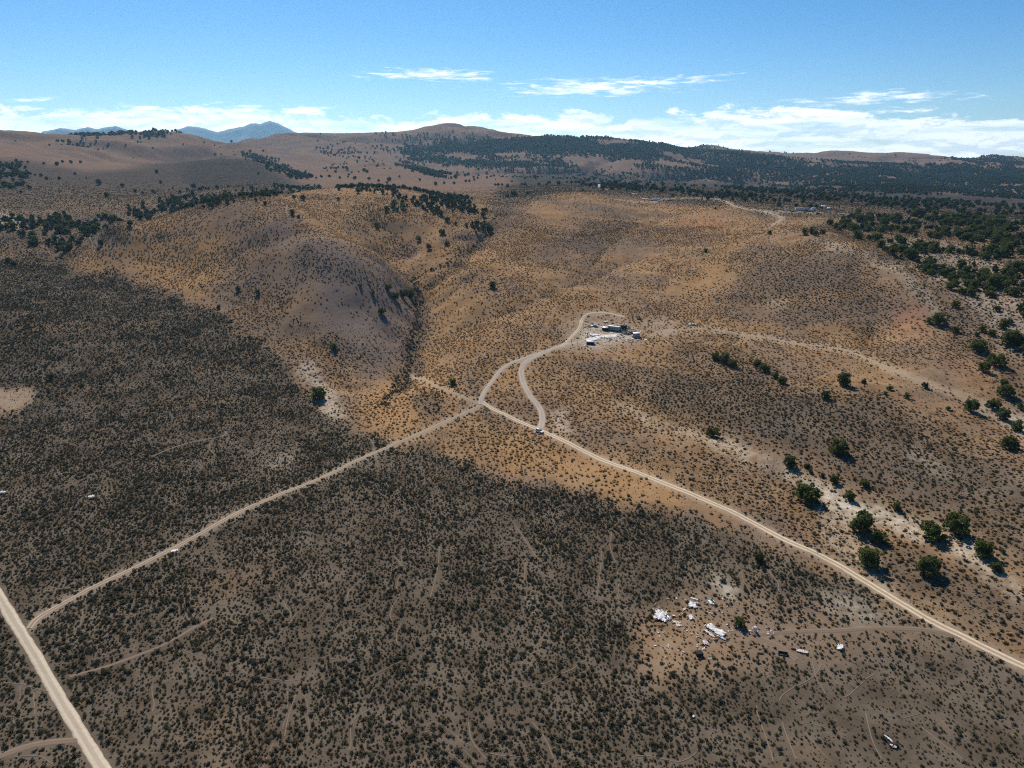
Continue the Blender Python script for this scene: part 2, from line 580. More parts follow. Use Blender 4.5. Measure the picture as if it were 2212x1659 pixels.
for pts, wgt in (([(1280,860),(1340,880),(1450,920),(1550,950),(1620,975),(1700,1010),(1690,1030),(1640,1000),(1560,968),(1440,930),(1330,890)], .55),
            ([(1690,1005),(1760,1045),(1830,1075),(1930,1105),(2010,1128),(2060,1150),(2000,1158),(1900,1132),(1830,1118),(1790,1100),(1740,1060),(1690,1035)], 1.0),
            ([(1760,1090),(1840,1120),(1890,1220),(1930,1280),(1900,1290),(1840,1210),(1790,1150)], .45),
            ([(2040,1150),(2110,1170),(2130,1215),(2212,1290),(2212,1310),(2120,1240),(2060,1190)], .9),
            ([(2130,860),(2180,880),(2240,920),(2240,960),(2170,910),(2120,880)], .9),
            ([(1950,950),(2010,970),(2060,1000),(2100,1030),(2060,1015),(1990,980)], .5),
            ([(640,770),(680,790),(720,830),(740,880),(760,910),(730,910),(700,890),(680,830),(640,800)], .6),
            ([(1780,515),(1850,535),(1830,545),(1770,530)], .6),
            ([(1850,537),(1930,570),(2010,640),(2060,690),(2040,690),(1990,640),(1910,580)], .5),
            ([(1525,1235),(1560,1235),(1590,1270),(1575,1290),(1545,1265)], .9),
            ([(1180,890),(1230,890),(1235,935),(1200,930)], .5),
            ([(1640,650),(1690,640),(1720,655),(1680,668)], .25),
            ([(1740,1290),(1850,1280),(1960,1340),(1860,1350)], .4),
            ([(640,1150),(680,1150),(680,1165),(640,1165)], .3),
            ([(1900,520),(2060,520),(2212,600),(2260,760),(2180,760),(2080,640),(1960,570)], .32),
            ([(1230,735),(1290,712),(1345,712),(1385,722),(1340,735),(1260,748)], .75),
            ([(1130,1292),(1165,1290),(1160,1312),(1130,1310)], .6), ([(1090,1080),(1130,1080),(1125,1092),(1090,1090)], .4), ([(590,990),(640,985),(630,1000),(590,1003)], .4),
            ([(0,455),(45,470),(60,490),(20,495),(-40,480)], .7),
            ([(190,500),(215,505),(210,535),(180,540)], .6)):
    Z_PALE = np.maximum(Z_PALE, wgt * zone(pts, 3, 0.010))
Z_GREY = np.maximum(zone([(560,480),(700,508),(800,555),(885,605),(905,640),(898,690),(885,750),(868,815),(830,830),(760,800),(720,730),(690,650),(660,580),(600,520)], 7), .45 * zone([(300,560),(420,520),(560,470),(640,460),(700,500),(560,520),(430,560)], 12))
Z_SCRUB = np.zeros((NR, NA), np.float32)
for pts, wgt in (([(620,535),(700,545),(760,580),(790,610),(740,620),(680,590),(630,560)], .8),
            ([(660,700),(820,760),(860,800),(780,800),(700,770)], .7),
            ([(860,600),(905,600),(925,640),(915,700),(900,760),(880,830),(860,830),(870,760),(880,700),(885,640)], .7),
            ([(1860,530),(1950,570),(2060,660),(2150,750),(2212,800),(2212,860),(2120,780),(2040,690),(1960,620),(1900,560)], .9),
            ([(1060,430),(1120,390),(1110,378),(1250,372),(1500,392),(1800,405),(2212,425),(2450,430),(2450,600),(2212,540),(2000,490),(1800,470),(1700,470),(1560,445),(1400,440),(1380,425),(1250,415),(1180,425),(1080,460),(1060,480)], 1.0),
            ([(-300,345),(0,345),(80,350),(180,375),(300,365),(360,350),(420,345),(540,342),(580,360),(620,385),(650,400),(600,425),(400,455),(250,490),(230,520),(140,553),(-300,560)], .75),
            ([(360,365),(420,345),(540,340),(600,370),(640,398),(500,410),(400,400)], 1.0),
            ([(1750,490),(1850,470),(1990,460),(2212,480),(2400,700),(2300,900),(2180,800),(2100,660),(1990,600),(1900,540),(1850,520)], .6),
            ([(1420,770),(1520,740),(1640,770),(1700,820),(1600,830),(1480,800)], .6),
            ([(1280,790),(1380,800),(1480,850),(1440,880),(1320,850)], .55),
            ([(900,850),(960,840),(980,880),(950,910),(910,900)], .8),
            ([(1560,560),(1640,530),(1750,518),(1850,540),(1920,600),(1960,680),(1850,720),(1700,700),(1600,640)], .42),
            ([(480,620),(560,560),(650,600),(700,690),(640,760),(560,700)], .3), ([(720,470),(850,480),(960,520),(900,560),(800,520)], .35),
            ([(1250,470),(1380,460),(1420,500),(1300,540),(1180,520)], .35), ([(1120,560),(1260,560),(1330,600),(1200,620)], .3),
            ([(1000,770),(1050,750),(1090,760),(1040,800)], .4)):
    Z_SCRUB = np.maximum(Z_SCRUB, wgt * zone(pts, 5, 0.016))
Z_GOLD = np.zeros((NR, NA), np.float32)
for pts, wgt in (([(140,555),(260,520),(480,500),(560,490),(480,560),(470,640),(400,640),(300,600)], .9),
            ([(880,800),(1000,800),(1010,860),(920,920),(850,950),(770,900),(800,850)], .9),
            ([(1060,800),(1110,790),(1130,850),(1160,910),(1080,870)], .6),
            ([(1380,1380),(1420,1370),(1425,1400),(1390,1405)], 1.0),
            ([(1010,930),(1160,940),(1400,1020),(1620,1130),(1500,1110),(1250,1050),(1080,1030)], .7),
            ([(1450,640),(1560,560),(1600,560),(1560,640),(1500,680)], .6),
            ([(900,600),(1000,560),(1180,450),(1240,440),(1150,560),(1000,660),(910,720)], .5),
            ([(1500,470),(1640,480),(1600,500),(1500,500)], .8),
            ([(1700,740),(1900,740),(1960,790),(1850,760)], .6),
            ([(1180,415),(1290,405),(1280,415),(1200,425)], .9)):
    Z_GOLD = np.maximum(Z_GOLD, wgt * zone(pts, 8, 0.016))
Z_RED = np.zeros((NR, NA), np.float32)
for pts, wgt in (([(1930,660),(2010,680),(1990,720),(1900,700)], .7), ([(1460,470),(1560,460),(1560,490),(1470,495)], .6),
            ([(2140,560),(2212,600),(2300,720),(2160,660),(2100,600)], .7), ([(1700,1110),(1790,1150),(1720,1160)], .3),
            ([(1990,760),(2120,780),(2100,830)], .4)):
    Z_RED = np.maximum(Z_RED, wgt * zone(pts, 6))
Z_BARE = np.maximum(zone([(-80,838),(70,842),(75,860),(40,885),(-80,897)], 2, .004), 0.85 * zone([(1390,692),(1430,682),(1462,695),(1465,720),(1430,732),(1400,722)], 2, .004))
Z_BARE = np.maximum(Z_BARE, 0.8 * zone([(1205,700),(1290,672),(1340,690),(1395,715),(1390,745),(1290,760),(1220,765)], 3, .005))
Z_SAGE = Z_SAGE * (1 - 0.9 * Z_CLEAR) * (1 - Z_BARE)
Z_SCRUB = np.maximum(Z_SCRUB, np.maximum(0.92 * Z_R2, 0.95 * Z_R3))
Z_SCRUB = np.maximum(Z_SCRUB, DRAW_LINE)
Z_BARE = np.maximum(Z_BARE, 0.35 * Z_CLEAR)
Z_FINE = zone([(1180,940),(1300,960),(1500,960),(1700,1000),(1800,1080),(1860,1160),(1900,1260),(2212,1400),(2400,1480),(2400,1560),(2212,1440),(1900,1275),(1700,1168),(1500,1070),(1300,993)], 4)
Z_SCRUB = np.maximum(Z_SCRUB, 0.35 * Z_FINE)

# ------------------------------------------------------------------ materials
MATS = {}


class DiffuseSockets:
    def __init__(self, node):
        self.inputs = {'Base Color': node.inputs['Color'], 'Normal': node.inputs['Normal']}
        self.outputs = node.outputs


def mat(name, diffuse=False):
    m = bpy.data.materials.new(name)
    m.use_nodes = True
    T = NT(m.node_tree)
    T.n.clear()
    out = T.new('ShaderNodeOutputMaterial')
    b = T.new('ShaderNodeBsdfPrincipled')
    b.inputs['Roughness'].default_value = 0.9
    b.inputs['Specular IOR Level'].default_value = 0.0
    b.inputs['Roughness'].default_value = 1.0
    if diffuse:                            # dry earth and foliage: no gloss, so no glare at grazing angles
        T.n.remove(b)
        b = T.new('ShaderNodeBsdfDiffuse')
        b.inputs['Roughness'].default_value = 0.0
        T.l.new(b.outputs[0], out.inputs['Surface'])
        return m, T, DiffuseSockets(b), out
    T.l.new(b.outputs[0], out.inputs['Surface'])
    MATS[name] = m
    return m, T, b, out


def ground_material():
    m, T, b, out = mat('ground', True)
    g = T.new('ShaderNodeNewGeometry')
    pos = g.outputs['Position']
    A = T.new('ShaderNodeAttribute', attribute_name='za')
    B = T.new('ShaderNodeAttribute', attribute_name='zb')
    C = T.new('ShaderNodeAttribute', attribute_name='zc')
    def rgb(n):
        s = T.new('ShaderNodeSeparateColor')
        T.l.new(n.outputs['Color'], s.inputs[0])
        return s.outputs
    sage, gold, pale = rgb(A)
    scrub, red, bare = rgb(B)
    grey, road, far = rgb(C)
    n60 = T.noise(pos, 1 / 60, 4, 0.55)
    n14 = T.noise(pos, 1 / 14, 4, 0.6)
    n3 = T.noise(pos, 1 / 3.2, 3, 0.6)
    n07 = T.noise(pos, 1 / 0.7, 2, 0.6)
    grass = T.mix(T.ramp(n14, 0.35, 0.65), (0.235, 0.137, 0.066), (0.325, 0.205, 0.110))
    grass = T.mix(T.m('MULTIPLY', T.ramp(n60, 0.46, 0.66), 0.75), grass, (0.178, 0.128, 0.096))
    n220 = T.noise(pos, 1 / 170, 5, 0.6, 0.8)
    grass = T.mix(T.m('MULTIPLY', T.ramp(n220, 0.50, 0.64), 0.6), grass, (0.150, 0.113, 0.088))
    grass = T.mix(T.m('MULTIPLY', T.ramp(n220, 0.44, 0.34), 0.5), grass, (0.360, 0.212, 0.102))
    grass = T.mix(T.m('MULTIPLY', far, 0.75), grass, (0.165, 0.108, 0.084))
    grass = T.mix(T.m('MULTIPLY', grey, 0.8), grass, (0.180, 0.138, 0.114))
    c = T.mix(gold, grass, T.mix(n14, (0.380, 0.205, 0.080), (0.340, 0.208, 0.103)))
    c = T.mix(red, c, (0.31, 0.150, 0.085))
    scr = T.mix(T.ramp(n14, 0.3, 0.7), (0.082, 0.066, 0.050), (0.125, 0.101, 0.078))
    c = T.mix(T.m('MULTIPLY', scrub, T.m('ADD', T.m('MULTIPLY', n60, 0.6), 0.55), clamp=True), c, scr)
    sg = T.mix(T.ramp(n14, 0.32, 0.68), (0.092, 0.069, 0.047), (0.155, 0.119, 0.084))
    sg = T.mix(T.m('MULTIPLY', T.ramp(n60, 0.56, 0.70), 0.5), sg, (0.215, 0.138, 0.078))
    c = T.mix(sage, c, sg)
    c = T.mix(bare, c, T.mix(n3, (0.26, 0.182, 0.122), (0.345, 0.25, 0.17)))
    pj = T.m('MULTIPLY', pale, T.m('ADD', T.m('MULTIPLY', T.ramp(n3, 0.3, 0.65), 0.75), 0.3), clamp=True)
    c = T.mix(pj, c, T.mix(n14, (0.47, 0.405, 0.30), (0.56, 0.495, 0.385)))
    c = T.mix(T.m('MULTIPLY', road, 0.6), c, (0.41, 0.315, 0.215))
    c = T.mix(T.m('MULTIPLY', T.m('MULTIPLY', scrub, far), 0.85), c, (0.051, 0.044, 0.039))
    # unresolved shrubs on the far slopes
    sp = T.ramp(T.noise(pos, 1 / 7.0, 4, 0.75), 0.52, 0.62)
    c = T.mix(T.m('MULTIPLY', T.m('MULTIPLY', sp, far), 0.55), c, (0.112, 0.099, 0.078))
    fine = T.m('ADD', T.m('MULTIPLY', T.m('ADD', T.m('MULTIPLY', n07, 0.6), n3), 0.42), 0.68)
    c = T.mix(1.0, c, T.new_col(fine), 'MULTIPLY')
    T.l.new(c, b.inputs['Base Color'])
    bu = T.new('ShaderNodeBump')
    bu.inputs['Strength'].default_value = 0.4
    bu.inputs['Distance'].default_value = 0.5
    T.l.new(T.m('ADD', n3, T.m('MULTIPLY', n07, 0.35)), bu.inputs['Height'])
    T.l.new(bu.outputs[0], b.inputs['Normal'])
    return m


def _newcol(self, v):
    nd = self.new('ShaderNodeCombineColor')
    for i in range(3):
        self.set(nd.inputs[i], v)
    return nd.outputs[0]


NT.new_col = _newcol
M_GROUND = ground_material()


def road_material(name, c_rut, c_mid, c_edge, cover):
    m, T, b, out = mat(name, True)
    uv = T.new('ShaderNodeUVMap', uv_map='UVMap')
    s = T.new('ShaderNodeSeparateXYZ')
    T.l.new(uv.outputs[0], s.inputs[0])
    g = T.new('ShaderNodeNewGeometry')
    pos = g.outputs['Position']
    n1 = T.noise(pos, 1 / 1.6, 4, 0.65)
    n2 = T.noise(pos, 1 / 9, 3, 0.6)
    n3 = T.noise(T.xyz(T.m('MULTIPLY', s.outputs[0], 5.0), T.m('MULTIPLY', s.outputs[1], 0.08), 0.0), 1.0, 3, .6)
    u = T.m('ADD', s.outputs[0], T.m('MULTIPLY', T.m('SUBTRACT', n2, 0.5), 0.22))
    d = T.m('ABSOLUTE', T.m('SUBTRACT', T.m('ABSOLUTE', u), 0.52))       # distance from a wheel track
    rut = T.ramp(T.m('ADD', d, T.m('MULTIPLY', T.m('SUBTRACT', n1, .5), 0.25)), 0.34, 0.10)
    edge = T.ramp(T.m('ADD', T.m('ABSOLUTE', u), T.m('MULTIPLY', T.m('SUBTRACT', n1, .5), 0.5)), 0.72, 1.05)
    c = T.mix(rut, c_mid, c_rut)
    c = T.mix(edge, c, c_edge)
    c = T.mix(T.m('MULTIPLY', T.ramp(n1, 0.42, 0.7), cover), c, c_edge)
    c = T.mix(1.0, c, T.new_col(T.m('ADD', T.m('MULTIPLY', T.m('ADD', n3, n1), 0.35), 0.66)), 'MULTIPLY')
    T.l.new(c, b.inputs['Base Color'])
    bu = T.new('ShaderNodeBump')
    bu.inputs['Strength'].default_value = 0.5
    bu.inputs['Distance'].default_value = 0.2
    T.l.new(n1, bu.inputs['Height'])
    T.l.new(bu.outputs[0], b.inputs['Normal'])
    return m


M_RD_WIDE = road_material('graded_dirt', (0.573, 0.473, 0.347), (0.440, 0.358, 0.259), (0.319, 0.248, 0.176), 0.3)
M_RD_TAN = road_material('tan_dirt', (0.645, 0.523, 0.363), (0.396, 0.292, 0.193), (0.341, 0.237, 0.143), 0.25)
M_RD_GREY = road_material('grey_dirt', (0.440, 0.363, 0.292), (0.385, 0.314, 0.248), (0.396, 0.292, 0.193), 0.15)
M_RD_TWO = road_material('two_track_dirt', (0.440, 0.341, 0.243), (0.259, 0.193, 0.138), (0.264, 0.198, 0.143), 0.35)
M_RD_FAINT = road_material('faint_dirt', (0.237, 0.170, 0.121), (0.198, 0.143, 0.101), (0.181, 0.130, 0.088), 0.5)
M_TRAIL = road_material('trail_dirt', (0.243, 0.181, 0.132), (0.220, 0.165, 0.121), (0.165, 0.121, 0.088), 0.5)
M_WASH = road_material('wash_dirt', (0.396, 0.303, 0.204), (0.341, 0.253, 0.165), (0.253, 0.165, 0.094), 0.6)


def smooth_line(P, step):
    P = np.array(P, float)
    Q = np.vstack([2 * P[0] - P[1], P, 2 * P[-1] - P[-2]])
    out = []
    for i in range(1, len(Q) - 2):
        p0, p1, p2, p3 = Q[i - 1:i + 3]
        k = max(2, int(np.hypot(*(p2 - p1)) / step))
        t = np.linspace(0, 1, k, endpoint=False)[:, None]
        out.append(0.5 * (2 * p1 + (p2 - p0) * t + (2 * p0 - 5 * p1 + 4 * p2 - p3) * t ** 2 + (3 * p1 - p0 - 3 * p2 + p3) * t ** 3))
    out.append(P[-1:])
    return np.vstack(out)


ROADS = [
    ('dirt_road', [(-110,1140),(-60,1205),(0,1292),(60,1390),(130,1510),(190,1610),(225,1665),(262,1730)], 3.8, M_RD_WIDE, 'wide pale graded dirt road crossing the lower left corner', 0.09),
    ('dirt_road', [(62,1358),(90,1330),(180,1280),(300,1222),(420,1160),(520,1105),(600,1070),(700,1030),(760,1000),(840,965),(900,940),(960,912),(1000,895),(1035,877)], 2.5, M_RD_TWO, 'straight two-track dirt road through the sagebrush from lower left to the junction', 0.07),
    ('dirt_road', [(2300,1482),(2212,1440),(2100,1385),(2000,1335),(1900,1275),(1800,1215),(1700,1168),(1600,1115),(1500,1070),(1400,1030),(1300,993),(1230,958),(1168,930),(1100,900),(1062,882),(1042,868)], 3.2, M_RD_TAN, 'pale dirt road running from the right edge past the white car to the junction', 0.08),
    ('dirt_road', [(1166,926),(1172,905),(1165,880),(1145,855),(1132,830),(1126,800),(1140,780),(1175,762),(1220,745),(1262,737),(1310,728),(1345,722)], 3.8, M_RD_GREY, 'grey curved dirt drive climbing from the white car to the wrecked camp', 0.10),
    ('dirt_road', [(1037,874),(1042,855),(1062,825),(1085,797),(1110,782),(1150,768),(1185,757)], 2.8, M_RD_GREY, 'dirt spur curving from the junction up to the camp drive', 0.11),
    ('dirt_road', [(1212,749),(1235,728),(1252,708),(1258,690),(1275,677),(1310,676),(1350,684)], 2.6, M_RD_TAN, 'looping dirt track around the upper side of the wrecked camp', 0.12),
    ('dirt_road', [(1036,872),(1000,858),(950,838),(915,820),(888,808)], 1.8, M_WASH, 'faint pale track leading from the junction towards the ravine', 0.07),
    ('dirt_road', [(1400,727),(1480,712),(1560,715),(1640,728),(1720,742),(1790,750),(1840,762),(1900,787),(1960,812),(2020,835),(2085,858),(2130,876),(2190,905),(2260,940)], 1.5, M_WASH, 'narrow track across the right hillside below the bald dome', 0.07),
    ('dirt_road', [(1330,432),(1400,437),(1440,430),(1500,428),(1560,433),(1590,447),(1650,457),(1700,458),(1800,460),(1900,465)], 3.6, M_WASH, 'pale track linking the two far camps on the plateau', 0.15),
    ('dirt_road', [(1650,457),(1680,466),(1688,474),(1668,488)], 3.2, M_WASH, 'short hooked track below the far right camp', 0.15),
    ('dirt_road', [(-40,1640),(0,1632),(60,1612),(110,1603),(168,1598)], 2.4, M_RD_FAINT, 'faint grey track joining the wide road near the bottom left corner', 0.06),
    ('dirt_road', [(2080,1378),(2010,1362),(1900,1357),(1800,1362),(1720,1364),(1640,1370)], 2.0, M_RD_FAINT, 'faint straw-coloured track leading to the dump clearing', 0.06),
    ('dirt_road', [(150,1462),(230,1440),(300,1415),(370,1385),(420,1355),(460,1335)], 1.3, M_RD_FAINT, 'overgrown old track in the lower left sagebrush', 0.05),
    ('dirt_road', [(1640,1378),(1680,1395),(1722,1425)], 2.4, M_RD_FAINT, 'short worn strip running down from the lone clearing juniper', 0.05),
]
TRAILS = [[(330,985),(390,962),(440,950),(470,945),(488,938),(486,932)], [(120,1065),(170,1040),(220,1015),(260,1000)], [(465,985),(452,965),(458,950)],
          [(1290,1290),(1296,1240),(1300,1190)], [(1160,1205),(1130,1160),(1110,1130)], [(760,930),(800,950),(812,985),(818,1010)], [(1330,1215),(1318,1180),(1322,1150)],
          [(930,1290),(945,1230),(950,1180)], [(1905,1640),(1885,1600),(1870,1540)], [(1720,1640),(1700,1590),(1690,1560)], [(1990,1570),(2040,1610),(2080,1640)],
          [(2212,1250),(2185,1240),(2170,1255)], [(640,1500),(625,1540),(615,1590)], [(1250,700),(1240,640),(1260,590)], [(1050,1640),(1020,1600),(1012,1560)],
          [(1300,640),(1320,590),(1410,540)], [(1150,1560),(1180,1600),(1200,1650)]]


def strip_mesh(name, line, width, material, lift, seed, nx=7):
    n = len(line)
    tan = np.gradient(line, axis=0)
    tan /= np.linalg.norm(tan, axis=1)[:, None] + 1e-9
    nor = np.column_stack([tan[:, 1], -tan[:, 0]])
    s = np.concatenate([[0], np.cumsum(np.hypot(*np.diff(line, axis=0).T))])
    us = np.linspace(-1, 1, nx)
    wl = 1 + 0.07 * fbm(line[:, 0], line[:, 1], 14, seed, 2) + 0.07 * fbm(line[:, 0], line[:, 1], 2.2, seed + 5, 2)
    wr = 1 + 0.07 * fbm(line[:, 0], line[:, 1], 14, seed + 9, 2) + 0.07 * fbm(line[:, 0], line[:, 1], 2.2, seed + 15, 2)
    V = []
    UV = []
    for u in us:
        w = np.where(u < 0, wl, wr) * width * 0.5 * u
        p = line + nor * w[:, None]
        z = height(p[:, 0], p[:, 1]) + lift + 0.03 * (1 - abs(u))
        if abs(u) > 0.99:
            z = z - lift - 0.05
        V.append(np.column_stack([p, z]))
        UV.append(np.column_stack([np.full(n, u), s]))
    V = np.stack(V, 1).reshape(-1, 3)
    UV = np.stack(UV, 1).reshape(-1, 2)
    i = np.arange(n - 1)[:, None] * nx + np.arange(nx - 1)[None, :]
    f = np.stack([i, i + 1, i + nx + 1, i + nx], -1).reshape(-1, 4)
    f = f[:, ::-1].copy()
    me = make_mesh(name, V, f, [material], True)
    uvl = me.uv_layers.new(name='UVMap')
    uvl.data.foreach_set('uv', UV[f.ravel()].astype(np.float32).ravel())
    return me


Z_ROAD = np.zeros((NR, NA), np.float32)
AVOID = []                                 # (points, half width) kept clear of shrubs


def mark(line, half, wgt=1.0):
    d = smooth_line(line, 0.4) if len(line) < 400 else line
    ri, ci = gridpos(d[:, 0], d[:, 1])
    Z_ROAD[np.round(ri).astype(int), np.round(ci).astype(int)] = np.maximum(Z_ROAD[np.round(ri).astype(int), np.round(ci).astype(int)], wgt)
    AVOID.append((d, half))


def lay(name, vpts, width, material, label, lift, seed, kind='structure', step=1.0):
    P = [hit(*v)[:2] for v in vpts]
    line = smooth_line(P, step)
    link(name, strip_mesh(name, line, width, material, lift, seed), kind=kind, label=label, cat='dirt road' if 'road' in name else 'trail')
    if 'road' in name and material not in (M_RD_FAINT,):
        mark(line, width * 0.5)
    else:
        AVOID.append((smooth_line(line, 0.4), width * 0.5))


for k, (nm, pts, wd, ma, lb, lift) in enumerate(ROADS):
    lay(nm, pts, wd, ma, lb, lift, 300 + k * 3)
for k, pts in enumerate(TRAILS):
    lay('animal_trail', pts, 0.34 if k else 0.9, M_TRAIL, 'thin worn animal trail winding between the sagebrush', 0.05, 400 + k * 3, step=1.0)
# more animal trails wandering through the foreground scrub
tr = np.random.default_rng(77)
for k in range(70):
    vx = tr.uniform(60, 2180)
    vy = tr.uniform(1180, 1660)
    p = hit(vx, vy)
    a = tr.uniform(0, 2 * math.pi) if k % 3 else math.pi / 2 + tr.normal(0, 0.35)
    q = np.array(p[:2])
    L = [q]
    for j in range(int(tr.integers(3, 8))):
        a += tr.normal(0, 0.22)
        q = q + np.array([math.cos(a), math.sin(a)]) * tr.uniform(2.0, 4.0)
        L.append(q)
    L = np.array(L)
    if L[:, 1].min() < 70 or np.hypot(L[:, 0], L[:, 1]).min() < 95 or sample(Z_SAGE, L[:, 0], L[:, 1]).min() < .5:
        continue
    line = smooth_line(L, 1.0)
    link('animal_trail', strip_mesh('animal_trail', line, tr.uniform(0.2, 0.38), M_TRAIL, 0.05, 500 + k), kind='structure', label='thin worn animal trail winding between the sagebrush', cat='trail')
    AVOID.append((line, 0.2))
Z_ROAD = np.clip(blur(Z_ROAD, 2) * 3.2, 0, 1)

# --- the ground sheet
FAR = np.broadcast_to(sstep(1020, 1520, RR), (NR, NA))


def build_ground():
    V = np.stack([GX, GY, GZ], -1).reshape(-1, 3)
    i = np.arange(NR - 1)[:, None] * NA + np.arange(NA)[None, :]
    j = np.arange(NR - 1)[:, None] * NA + (np.arange(NA)[None, :] + 1) % NA
    f = np.stack([i, j, j + NA, i + NA], -1).reshape(-1, 4)
    f = f[:, ::-1].copy()
    c = len(V)
    V = np.vstack([V, [[0, 0, float(GZ[0].mean())]]])
    k = np.arange(NA)
    cap = np.stack([np.full(NA, c), (k + 1) % NA, k, k], -1)
    me = make_mesh('ground', V, f, [M_GROUND], True)
    # centre cap as one polygon ring of triangles
    cm = make_mesh('cap', V[np.concatenate([np.arange(NA), [c]])], np.stack([np.full(NA, NA), (k + 1) % NA, k], -1), [M_GROUND], True)
    import bmesh
    bm = bmesh.new()
    for nm, chans in (('za', (Z_SAGE, Z_GOLD, Z_PALE)), ('zb', (Z_SCRUB, Z_RED, Z_BARE)), ('zc', (Z_GREY, Z_ROAD, FAR))):
        at = me.color_attributes.new(nm, 'FLOAT_COLOR', 'POINT')
        d = np.zeros((len(V), 4), np.float32)
        d[:, 3] = 1
        for q, ch in enumerate(chans):
            d[:-1, q] = ch.reshape(-1)
        d[-1, 0] = 1
        at.data.foreach_set('color', d.ravel())
    bm.from_mesh(me)
    bm.verts.ensure_lookup_table()
    cv = bm.verts[c]
    for q in range(NA):
        bm.faces.new((cv, bm.verts[(q + 1) % NA], bm.verts[q])).smooth = True
    bm.to_mesh(me)
    bm.free()
    bpy.data.meshes.remove(cm)
    o = link('ground', me, kind='structure', label='rolling high-desert ground of brown grass hills and a flat sagebrush plain', cat='ground')
    return o


build_ground()

# ------------------------------------------------------------------ plants
def leaf_material(name, c0, c1, c2, trans=0.25):
    m, T, b, out = mat(name, True)
    oi = T.new('ShaderNodeObjectInfo')
    at = T.new('ShaderNodeAttribute', attribute_name='tone')
    c = T.mix(oi.outputs['Random'], c0, c1)
    c = T.mix(at.outputs['Fac'], c, c2)
    T.l.new(c, b.inputs['Base Color'])
    tr = T.new('ShaderNodeBsdfTranslucent')
    T.l.new(c, tr.inputs['Color'])
    mx = T.new('ShaderNodeMixShader')
    mx.inputs[0].default_value = trans
    T.l.new(b.outputs[0], mx.inputs[1])
    T.l.new(tr.outputs[0], mx.inputs[2])
    T.l.new(mx.outputs[0], out.inputs['Surface'])
    return m


M_SAGE = leaf_material('sagebrush_leaves', (0.068, 0.063, 0.033), (0.120, 0.106, 0.060), (0.185, 0.162, 0.100), 0.2)
M_TUFT = leaf_material('dry_bunchgrass', (0.26, 0.156, 0.068), (0.36, 0.232, 0.114), (0.45, 0.31, 0.168), 0.2)
M_SHRUB = leaf_material('small_shrub_leaves', (0.088, 0.070, 0.036), (0.150, 0.116, 0.062), (0.205, 0.156, 0.090), 0.2)
M_RABBIT = leaf_material('rabbitbrush', (0.331, 0.262, 0.083), (0.469, 0.373, 0.138), (0.552, 0.442, 0.179), 0.3)
M_JUN = leaf_material('juniper_foliage', (0.066, 0.088, 0.026), (0.108, 0.130, 0.040), (0.18, 0.195, 0.065), 0.34)
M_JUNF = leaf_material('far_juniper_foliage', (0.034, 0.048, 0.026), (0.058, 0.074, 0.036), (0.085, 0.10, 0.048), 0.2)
m_, T_, b_, o_ = mat('juniper_bark', True)
g_ = T_.new('ShaderNodeNewGeometry')
T_.l.new(T_.mix(T_.noise(g_.outputs['Position'], 6, 3), (0.14, 0.10, 0.075), (0.24, 0.19, 0.15)), b_.inputs['Base Color'])
M_BARK = m_


def add_tone(me, tones):
    at = me.attributes.new('tone', 'FLOAT', 'FACE')
    at.data.foreach_set('value', np.asarray(tones, np.float32))


def leaf_cloud(r, centers, size, flat=0.5):
    """one small triangle at each centre, randomly turned"""
    n = len(centers)
    a = r.normal(size=(n, 3))
    a /= np.linalg.norm(a, axis=1)[:, None]
    b = r.normal(size=(n, 3))
    b -= (b * a).sum(1)[:, None] * a
    b /= np.linalg.norm(b, axis=1)[:, None]
    s = np.asarray(size).reshape(-1, 1) * r.uniform(0.7, 1.3, (n, 1))
    p0 = centers + a * s
    p1 = centers - a * s * 0.5 + b * s * 0.8
    p2 = centers - a * s * 0.5 - b * s * 0.8
    V = np.stack([p0, p1, p2], 1).reshape(-1, 3)
    return V, np.arange(3 * n).reshape(-1, 3)


def lumpy_core(r, rad, zc, squash, nseg=8, nring=4):
    V = [(0, 0, zc + rad * squash)]
    F = []
    for i in range(1, nring + 1):
        th = math.pi * 0.62 * i / nring
        for j in range(nseg):
            ph = 2 * math.pi * (j + 0.5 * (i % 2)) / nseg
            k = rad * r.uniform(0.75, 1.1)
            V.append((k * math.sin(th) * math.cos(ph), k * math.sin(th) * math.sin(ph), max(0.0, zc + k * squash * math.cos(th))))
    for j in range(nseg):
        F.append((0, 1 + j, 1 + (j + 1) % nseg))
    for i in range(nring - 1):
        for j in range(nseg):
            a = 1 + i * nseg + j
            b = 1 + i * nseg + (j + 1) % nseg
            F.append((a, a + nseg, b + nseg))
            F.append((a, b + nseg, b))
    return np.array(V), np.array(F)


def bush_mesh(name, seed, material, n, size, hgt, core=0.7, lobes=5, spread=0.55):
    r = np.random.default_rng(seed)
    lc = np.column_stack([r.normal(0, spread * .6, lobes), r.normal(0, spread * .6, lobes), r.uniform(0.25, 0.6, lobes) * hgt])
    lr = r.uniform(0.35, 0.6, lobes)
    k = r.integers(0, lobes, n)
    d = r.normal(size=(n, 3))
    d /= np.linalg.norm(d, axis=1)[:, None]
    d[:, 2] = np.abs(d[:, 2]) * 1.0 - 0.15
    c = lc[k] + d * lr[k][:, None] * r.uniform(0.7, 1.05, (n, 1))
    c[:, 2] = np.clip(c[:, 2], 0.03, None)
    V, F = leaf_cloud(r, c, np.full(n, size))
    tone = np.clip((c[:, 2] / hgt - 0.35) * 0.9 + r.uniform(-0.25, 0.35, n), 0, 1)
    tone = r.uniform(0, 1, n) ** 1.5
    cv, cf = lumpy_core(r, core, 0.12 * hgt, 0.75 * hgt)
    F = np.vstack([F, cf + len(V)])
    V = np.vstack([V, cv])
    me = make_mesh(name, V, F, [material], False)
    add_tone(me, np.concatenate([tone, np.zeros(len(cf))]))
    return me


